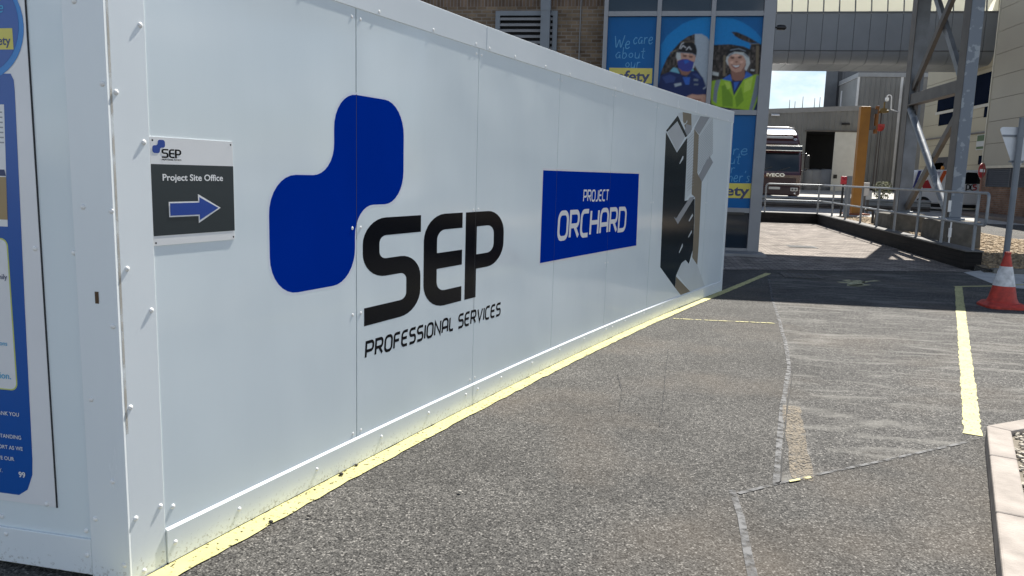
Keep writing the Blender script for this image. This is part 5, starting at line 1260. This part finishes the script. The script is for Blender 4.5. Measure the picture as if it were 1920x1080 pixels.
# roof deflector: curved
dp = [(.30, 3.42), (.34, 3.62), (.55, 3.95), (.95, 4.18), (1.5, 4.28), (2.1, 4.30), (2.1, 3.42)]
mb = MB(); n = len(dp)
mb.add([(lx0+.10+.18*max(0, (b-3.42))/.88, TYF+a, b) for a, b in dp]+[(lx1-.10-.18*max(0, (b-3.42))/.88, TYF+a, b) for a, b in dp], [tuple(range(n-1, -1, -1)), tuple(range(n, 2*n))]+[(i, (i+1) % n, n+(i+1) % n, n+i) for i in range(n)])
mb.build('roof_deflector', Mar, lor, bevel=.08)
mb = MB(); mb.box(lx0+.45, lx1-.45, TYF+.42, TYF+.52, 3.70, 3.86); mb.build('roof_lamp', pm('lamp_glass', (.6, .62, .62), .1), lor, bevel=.03)
mb = MB()
for xx in (lx0+.35, lx1-.35): mb.sph((xx, TYF+.44, 3.64), .13, 12, 8, (1.4, .6, .9))
mb.build('spot_lamp', Chrome, lor, smooth=True)
# front below windscreen
mb = MB(); mb.box(lx0+.25, lx1-.25, TYF-.02, TYF+.01, 1.42, 1.80); mb.build('grille', MarD, lor, bevel=.03)
mb = MB(); mb.box(lx0+.04, lx1-.04, TYF-.07, TYF+.3, .95, 1.40); mb.build('bumper', MarD, lor, bevel=.06)
mb = MB(); iv = fit(font_text('IVECO', .3, .03), 0, 0, w=.86, h=.17); ca, cz = pv(1461, 330.5, TYF)
mb.add([(lc-.42+a, TYF-.03, cz-.02+b) for a, b in iv[0]], iv[1]); mb.build('badge', Chrome, lor, fixn=False)
mb = MB(); mb.box(lc-.28, lc+.26, TYF-.085, TYF-.071, 1.24, 1.36); mb.build('number_plate', pm('plate_white', (.65, .65, .6), .4), lor)
for xx in (lx0+.32, lx1-.32):
    mb = MB(); mb.box(xx-.17, xx+.17, TYF-.085, TYF-.05, 1.17, 1.34); hl = mb.build('headlight', pm('headlight_lens', (.62, .63, .62), .1), lor, bevel=.02)
    mb = MB()
    for d in (-.08, .07): mb.sph((xx+d, TYF-.09, 1.255), .055, 10, 6, (1, .3, 1))
    mb.build('lens', pm('lens_dark', (.08, .08, .09), .1), hl)
    mb = MB(); mb.sph((xx+.05, TYF-.08, 1.06), .05, 8, 5, (1, .4, 1)); mb.build('fog_lamp', Chrome, lor)
for sg, xx in ((-1, lx0), (1, lx1)):
    mb = MB(); mb.path(fillet([(xx-sg*.02, TYF+.35, 3.0), (xx+sg*.22, TYF+.2, 3.02), (xx+sg*.24, TYF+.2, 2.2), (xx, TYF+.35, 2.15)], [0, .06, .06, 0]), .025, 8); mi = mb.build('mirror', Vin['black'], lor)
    mb = MB(); mb.box(xx+sg*.24-.12, xx+sg*.24+.12, TYF+.16, TYF+.28, 2.28, 2.95); mb.build('mirror_housing', Vin['black'], mi, bevel=.03)
    mb = MB(); mb.path([(xx, TYF+1.0, 1.15), (xx-sg*.3, TYF+1.0, 1.15)], .5, 20); w = mb.build('wheel', pm('tyre', (.015, .015, .015), .9), lor)
    mb = MB(); mb.path([(xx+sg*.01, TYF+1.0, 1.15), (xx-sg*.05, TYF+1.0, 1.15)], .28, 16); mb.build('rim', Chrome, w)
mb = MB(); mb.box(lx0-.02, lx1+.02, TYF+2.9, TYF+12, 1.9, 4.46); mb.build('trailer', WhiteP, lor, bevel=.03)
mb = MB(); mb.box(lx0-.03, lx0+.06, TYF+2.86, TYF+2.94, 1.85, 4.48); mb.box(lx1-.06, lx1+.03, TYF+2.86, TYF+2.94, 1.85, 4.48); mb.build('trailer_post', Trim, lor)
mb = MB(); mb.box(lx0+.2, lx1-.25, TYF+2.3, TYF+2.88, 4.12, 4.45); ru = mb.build('cooling_unit', WhiteP, lor, bevel=.08)
mb = MB(); mb.box(lx0+.35, lx1-.5, TYF+2.285, TYF+2.299, 4.2, 4.33); mb.build('vent', Vin['black'], ru)
mb = MB(); mb.box(lx0+.15, lx1-.15, TYF+3, TYF+12, 1.5, 1.89); mb.build('chassis', Vin['black'], lor)
mb = MB()
for yy in (9.2, 10.4): mb.path([(lx1-.02, TYF+yy, 1.75), (lx0+.02, TYF+yy, 1.75)], .5, 16)
mb.build('wheel', bpy.data.materials['tyre'], lor)

# bulk bags in the shed opening
Bag = pm('bag_grey', (.30, .31, .33), .85, var=.15, scale=2, bump=.3, bscale=4)
for i, (px, w_) in enumerate(((1513, .9), (1529, 1.1), (1549, 1.0))):
    a, b = pv(px, 315, SY+1.1); zt_ = pv(px, 317, SY+1.1)[1]; yy = SY+1.1+.15*(i % 2)
    zg_ = gz(10, SY+1); mb = MB(); h = zt_-zg_
    prof = [(.42, 0), (.52, .1), (.56, .45), (.54, .8), (.46, .95), (.2, 1.0)]
    mb.lathe([(r*w_, zg_+z*h) for r, z in prof], a, yy, 16)
    o = mb.build('bulk_bag', Bag, None, smooth=True)
    tag(o, ('leftmost', 'middle', 'rightmost')[i]+' of the grey bulk bags standing in the shed opening', 'bag', 'bulk bags in the shed')

# ------------------------------------------------------------------ van
VY = 35.6; VG = gz(11, VY)-.02
VW = pm('van_white', (.74, .745, .75), .25, var=.03, coat=.6)
van = thing('van', 'white van with orange stripe and dark cab window parked behind the gantry', 'van', (11.2, VY, VG))
vx0, vx1 = pv(1703, 350, VY)[0], pv(1703, 350, VY)[0]+4.15
zr_v = pv(1790, 319, VY)[1]
side = [(vx0+.05, VG+.32), (vx0, VG+.7), (vx0+.10, zr_v-.25), (vx0+.30, zr_v-.02), (vx0+.7, zr_v), (vx1-1.35, zr_v+.02), (vx1-1.02, zr_v-.06), (vx1-.62, VG+1.12), (vx1-.1, VG+.95), (vx1, VG+.7), (vx1-.02, VG+.3)]
mb = MB(); mb.prism(side, lambda a, b: (a, VY, b), lambda a, b: (a, VY+1.75, b)); mb.build('body', VW, van, bevel=.09)
def vdec(name, pts, mat, off=.006, parent=None):
    vs, fs = cut_poly(pts) if not isinstance(pts, tuple) else pts
    mb = MB(); mb.add([(p[0], VY-off-(p[2] if len(p) > 2 else 0), p[1]) for p in vs], fs); return facing(mb.build(name, mat, parent or van, fixn=False), Vector((0, -1, 0)))
def vq(pts): return [pv(a, b, VY) for a, b in pts]
vdec('side_window', fillet(vq([(1806, 345), (1807, 328), (1814, 323), (1832, 324), (1841, 345)]), .06, True, 4), pm('van_glass', (.008, .010, .013), .05))
VO = pm('van_orange', (.62, .10, .02), .35); VB = pm('van_blue', (.03, .035, .20), .35); VR = pm('van_red', (.45, .02, .03), .3)
vdec('stripe', vq([(1754, 350), (1769, 320), (1777, 320), (1757, 358)]), VO); vdec('stripe', vq([(1733, 322), (1764, 322), (1752, 344), (1746, 330)]), pm('van_lilac', (.35, .35, .45), .4), .004)
vdec('stripe', vq([(1711, 352), (1722, 320), (1728, 320), (1715, 352)]), VB); 
vdec('tail_panel', vq([(1727, 342), (1740, 337), (1747, 353), (1730, 353)]), VR)
sx0, sz0 = pv(1807, 358, VY); sx1, sz1 = pv(1828, 346, VY)
hq = pv(1810, 357, VY); hq1 = pv(1819, 346, VY)
GL['p'] = (.6, [([(0,-.35),(0,1),(.6,1),(.6,.1),(0,.1)], 0, [0,.1,.25,.25,0])])
vdec('lettering', stroke_text('pC', hq[0], hq[1], .26, .34, .17, .2), Vin['black'])
hq2 = pv(1823, 357, VY); vdec('lettering', stroke_text('S', hq2[0], hq2[1], .26, .17, .2, .2), VR)
vdec('sill_shade', vq([(1700, 383), (1860, 392), (1860, 404), (1700, 396)]), Vin['black'], .001) if False else None
for wx in (pv(1731, 372, VY)[0], vx1-.75):
    mb = MB(); mb.path([(wx, VY-.012, VG+.31), (wx, VY+.2, VG+.31)], .31, 20); w = mb.build('wheel', bpy.data.materials['tyre'], van)
    mb = MB(); mb.path([(wx, VY-.02, VG+.31), (wx, VY+.02, VG+.31)], .19, 14); mb.build('rim', Chrome, w)
mb = MB(); mb.box(vx0+.1, vx1-.1, VY+.05, VY+1.7, VG+.18, VG+.34); mb.build('underbody', Vin['black'], van)
bq = pv(1767, 319, VY+.6); mb = MB(); mb.lathe([(.07, zr_v), (.07, zr_v+.1), (.05, zr_v+.16), (.01, zr_v+.18)], bq[0], VY+.6, 12); mb.build('beacon', pm('amber_beacon', (.6, .22, .02), .3), van, smooth=True)
mb = MB(); mb.box(vx1-1.12, vx1-.98, VY-.16, VY-.01, VG+1.02, VG+1.2); mb.build('mirror', VW, van, bevel=.03)

# no entry sign
ne = thing('no_entry_sign', 'round red no entry sign on a post at the beige building corner', 'sign', (*pv(1841, 400, 28)[:1], 28, .46))
nx, nz = pv(1840.5, 320, 28)
sgn = Vector((cos(radians(45)), sin(radians(45)), 0)); nrm_ = Vector((sin(radians(45)), -cos(radians(45)), 0)); c0 = Vector((nx, 27.95, nz))
mb = MB(); mb.path([c0, c0-nrm_*.02], .25, 24); d_ = mb.build('disc', pm('sign_red', (.34, .012, .018), .4), ne)
mb = MB(); mb.beam(c0+nrm_*.004-sgn*.19, c0+nrm_*.004+sgn*.19, .006, .10); mb.build('bar', Splate, d_)
mb = MB(); mb.path([(nx+.03, 28.0, gz(11, 28)), (nx+.03, 28.0, nz+.25)], .035, 10); mb.build('post', pm('post_brown', (.17, .085, .06), .6), ne)
# give way sign seen from behind
gwx, gwz = pv(1885, 489, 15.9)
gws = thing('give_way_sign', 'back of a white triangular give way sign on a grey pole', 'sign', (gwx, 15.9, gz(7, 15.9)))
gx = gwx
pole_top = pv(1908, 222, 15.9)[1]
mb = MB(); mb.path([(gx, 15.9, gz(7, 15.9)), (gx, 15.9, pole_top)], .055, 14); mb.path([(gx, 15.9, pole_top-.0), (gx, 15.9, pole_top+.015)], .06, 14); mb.build('pole', Galv, gws, smooth=True)
ztp = pv(1880, 238, 15.97)[1]; zbt = pv(1895, 320, 15.97)[1]
tri = fillet([(gx+.02, zbt-.06), (gx+.40, ztp), (gx-.36, ztp)], .05, True, 5)
mb = MB(); mb.prism(tri, lambda a, b: (a, 15.965, b), lambda a, b: (a, 15.972, b)); mb.build('plate', pm('sign_back', (.60, .62, .65), .4, .2), gws)
for z, w_ in ((ztp-.16, .29), (zbt+.17, .13)):
    mb = MB(); mb.box(gx-w_, gx+w_, 15.945, 15.964, z-.018, z+.018); mb.path([(gx, 15.9, z-.02), (gx, 15.9, z+.02)], .066, 12); mb.build('clamp', Galv, gws)

# ------------------------------------------------------------------ traffic cone
cxy = gp(1889, 581); 
cone = thing('traffic_cone', 'orange-red traffic cone with white reflective sleeve on shaded asphalt', 'cone', (cxy[0], cxy[1]+.2, 0))
cx0, cy0 = cxy[0]+.02, cxy[1]+.22
Con = pm('cone_red', (.50, .045, .025), .55, var=.35, scale=14)
mb = MB()
def rr_(h, z, k=8):
    return [(cx0+x, cy0+y, z) for x, y in fillet([(-h, -h), (h, -h), (h, h), (-h, h)], h*.45, True, 4)]
b0_, b1_, b2_ = rr_(.25, .004), rr_(.25, .03), rr_(.205, .075); n = len(b0_)
mb.add(b0_+b1_+b2_, [tuple(range(n-1, -1, -1)), tuple(range(2*n, 3*n))]+[(k*n+i, k*n+(i+1) % n, (k+1)*n+(i+1) % n, (k+1)*n+i) for k in range(2) for i in range(n)])
mb.build('base', Con, cone)
def cr_at(z): return .185-(z-.06)*(.155/.69)
mb = MB(); mb.lathe([(.215, .06), (.190, .09), (cr_at(.13), .13), (cr_at(.30), .30)], cx0, cy0, 28); mb.build('lower_cone', Con, cone, smooth=True)
mb = MB(); mb.lathe([(cr_at(.30)+.004, .298), (cr_at(.56)+.004, .56)], cx0, cy0, 28); mb.build('sleeve', pm('reflective_white', (.66, .67, .68), .4, var=.35, scale=12), cone, smooth=True)
mb = MB(); mb.lathe([(cr_at(.56), .561), (cr_at(.70), .70), (cr_at(.72)-.002, .725), (.042, .728), (.040, .755), (.02, .758)], cx0, cy0, 28); mb.build('tip', Con, cone, smooth=True)

# ------------------------------------------------------------------ kerbed planter in the lower right corner
Kc = pm('kerb_pink_concrete', (.35, .308, .27), .85, var=.28, scale=7, bump=.3, bscale=60)
kp = gp(1850, 797, .12); ka = Vector((kp[0], kp[1], 0))
kd = Vector((gp(1880, 1080, 0)[0]-gp(1850, 800, 0)[0], gp(1880, 1080, 0)[1]-gp(1850, 800, 0)[1], 0)).normalized()   # towards the camera
ke = Vector((gp(1920, 785, .12)[0]-kp[0], gp(1920, 785, .12)[1]-kp[1], 0)).normalized()                    # away to the right
planter = thing('kerb_planter', 'pinkish concrete kerb edging a pebble bed in the lower right corner', 'kerb', (ka.x, ka.y, 0))
kn = Vector((-kd.y, kd.x, 0));  kn = kn if kn.x > 0 else -kn
en = Vector((-ke.y, ke.x, 0));  en = en if en.y < 0 else -en
kw = .13
def mit(t):   # inner corner at width t
    # solve ka + kd*a + kn*t = ka + ke*b + en*t
    det = kd.x*(-ke.y)+ke.x*kd.y; rx = (en-kn)*t
    a_ = (rx.x*(-ke.y)+ke.x*rx.y)/det
    return ka+kd*a_+kn*t
ic = mit(kw); L1 = (ic-ka).dot(kd); L2 = (ic-ka).dot(ke)
def kstone(p0, p1, q1, q0, h=.12):
    mb = MB(); mb.hexa([(p.x, p.y, 0) for p in (p0, p1, q1, q0)], [(p.x, p.y, h) for p in (p0, p1, q1, q0)]); return mb.build('kerb_stone', Kc, planter, bevel=.010)
g_ = .0015
ends = [0, .62, 1.5, 2.4, 3.3]
for a, b in zip(ends, ends[1:]):
    a0 = a+(g_ if a else 0); kstone(ka+kd*a0, ka+kd*(b-g_), ka+kd*(b-g_)+kn*kw, (ic if a == 0 else ka+kd*a0+kn*kw))
ends = [0, .75, 1.65, 2.55]
for a, b in zip(ends, ends[1:]):
    a0 = a+g_; kstone(ka+ke*(a0 if a else .002)+(kd*0), ka+ke*(b-g_), ka+ke*(b-g_)+en*kw, (ic+ke*.002 if a == 0 else ka+ke*a0+en*kw))
mb = MB(); q = [ic+kn*.002, ka+kd*3.3+kn*kw, ka+kd*3.3+kn*2.5, ka+ke*2.55+en*kw]
mb.add([(p.x, p.y, .085) for p in q], [(0, 1, 2, 3)]); facing(mb.build('bedding', pm('pebble_bed', (.20, .175, .135), .9, var=.5, scale=40, bump=.6, bscale=40), planter, fixn=False), Vector((0, 0, 1)))
peb = MB()
for i in range(3600):
    a, b = random.uniform(0, 3.1), random.uniform(0, 2.1)
    p = ic+ke*b*1.1+kd*a
    r = random.uniform(.008, .017); peb.sph((p.x, p.y, .09+random.uniform(0, .012)), r, 6, 4, (random.uniform(.8, 1.5), random.uniform(.7, 1.1), random.uniform(.5, .8)))
po_ = peb.build('pebbles', pm('pebble_cream', (.52, .47, .38), .8, var=.35, scale=45), planter, smooth=True); po_['kind'] = 'stuff'

# stones in the gravel bed by the gantry
st = MB()
for i in range(5200):
    x = random.uniform(6.76, 12.5) if i % 3 else random.uniform(6.76, 9.2); y = random.uniform(15.6, 19.95) if i % 3 else random.uniform(15.6, 28)
    if (6.76 < x < 7.66) and (17.87 < y < 19.32 or 21.47 < y < 22.92): continue
    r = random.uniform(.02, .05); z = gz(x, y)+.02
    st.sph((x, y, z), r, 5, 3, (random.uniform(.8, 1.5), random.uniform(.8, 1.4), random.uniform(.5, .9)))
so2 = st.build('loose_gravel', pm('gravel_stones', (.34, .25, .15), .85, var=.6, scale=11), None); tag(so2, None, None, None, 'stuff')
# kerbs by the gravel bed and across the road
kb = MB(); kb.box(6.74, 16, 15.36, 15.5, -.05, .12); tag(kb.build('gravel_kerb', pm('kerb_grey', (.15, .145, .13), .8, var=.2, bump=.2), None, bevel=.01), 'grey kerb along the front of the gravel bed', 'kerb')
kb = MB(); kb.hexa([(9.3, 20.0, .2), (16, 20.0, .2), (16, 20.14, .2), (9.3, 20.14, .2)], [(9.3, 20.0, .40), (16, 20.0, .40), (16, 20.14, .40), (9.3, 20.14, .40)]); tag(kb.build('road_kerb', DropC, None, bevel=.01), 'pale kerb between the gravel bed and the yard road', 'kerb')
kb = MB(); kb.hexa([(12.7, 20.5, .3), (13.86, 20.5, .3), (13.86, 33.5, .4), (12.7, 33.5, .4)], [(12.7, 20.5, .50), (13.86, 20.5, .50), (13.86, 33.5, .64), (12.7, 33.5, .64)]); tag(kb.build('pavement', pm('pavement_brown', (.17, .135, .11), .85, var=.2, bump=.2), None, bevel=.015), None, None, None, 'structure')

# shrub by the grey store
shx, shz = pv(1656, 345, 44.5); 
shrub = thing('shrub', 'yellow-green shrub in front of the grey store', 'plant', (shx, 44.5, gz(10, 44.5)))
mb = MB(); zg_ = gz(10, 44.5); 
for k in range(5): mb.path([(shx+random.uniform(-.1, .1), 44.5, zg_), (shx+random.uniform(-.5, .5), 44.5+random.uniform(-.3, .3), zg_+random.uniform(.5, .8))], [.03, .012], 5)
mb.build('stem', pm('shrub_stem', (.09, .06, .035), .9), shrub)
mb = MB()
for k in range(420):
    a_, r_ = random.uniform(0, 2*pi), random.uniform(0, 1)**.5; zz = random.uniform(.05, 1.0); wd = .46*(1-((zz-.5)/.6)**2*.6)*r_*random.uniform(.6, 1.25)
    c_ = Vector((shx+cos(a_)*wd*1.15, 44.5+sin(a_)*wd*.8, zg_+zz)); d1 = Vector((random.gauss(0, 1), random.gauss(0, 1), random.gauss(0, .7))).normalized()*random.uniform(.05, .1); d2 = d1.orthogonal().normalized()*random.uniform(.02, .04)
    mb.add([c_-d1, c_+d2, c_+d1, c_-d2], [(0, 1, 2, 3)])
mb.build('foliage', pm('shrub_leaf', (.10, .11, .025), .6, var=.6, scale=3), shrub, fixn=False)

# loose grit along the yellow line
for i, (px, py, r) in enumerate(((275, 1072, .012), (640, 893, .010), (668, 876, .008), (508, 983, .009), (579, 972, .008), (862, 926, .009))):
    x, y = gp(px, py); mb = MB(); mb.sph((x, y, .010+r*.4), r, 7, 5, (1.3, 1, .7))
    tag(mb.build('loose_stone', pm('stone_dark', (.05, .045, .04), .9) if i != 5 else pm('stone_pale', (.45, .42, .36), .8)), 'small '+('dark' if i != 5 else 'pale')+' stone lying '+('at the foot of the white corner trim' if i == 0 else 'on the open asphalt' if i == 5 else 'on the asphalt near the yellow line'), 'stone', 'loose stones on the asphalt')
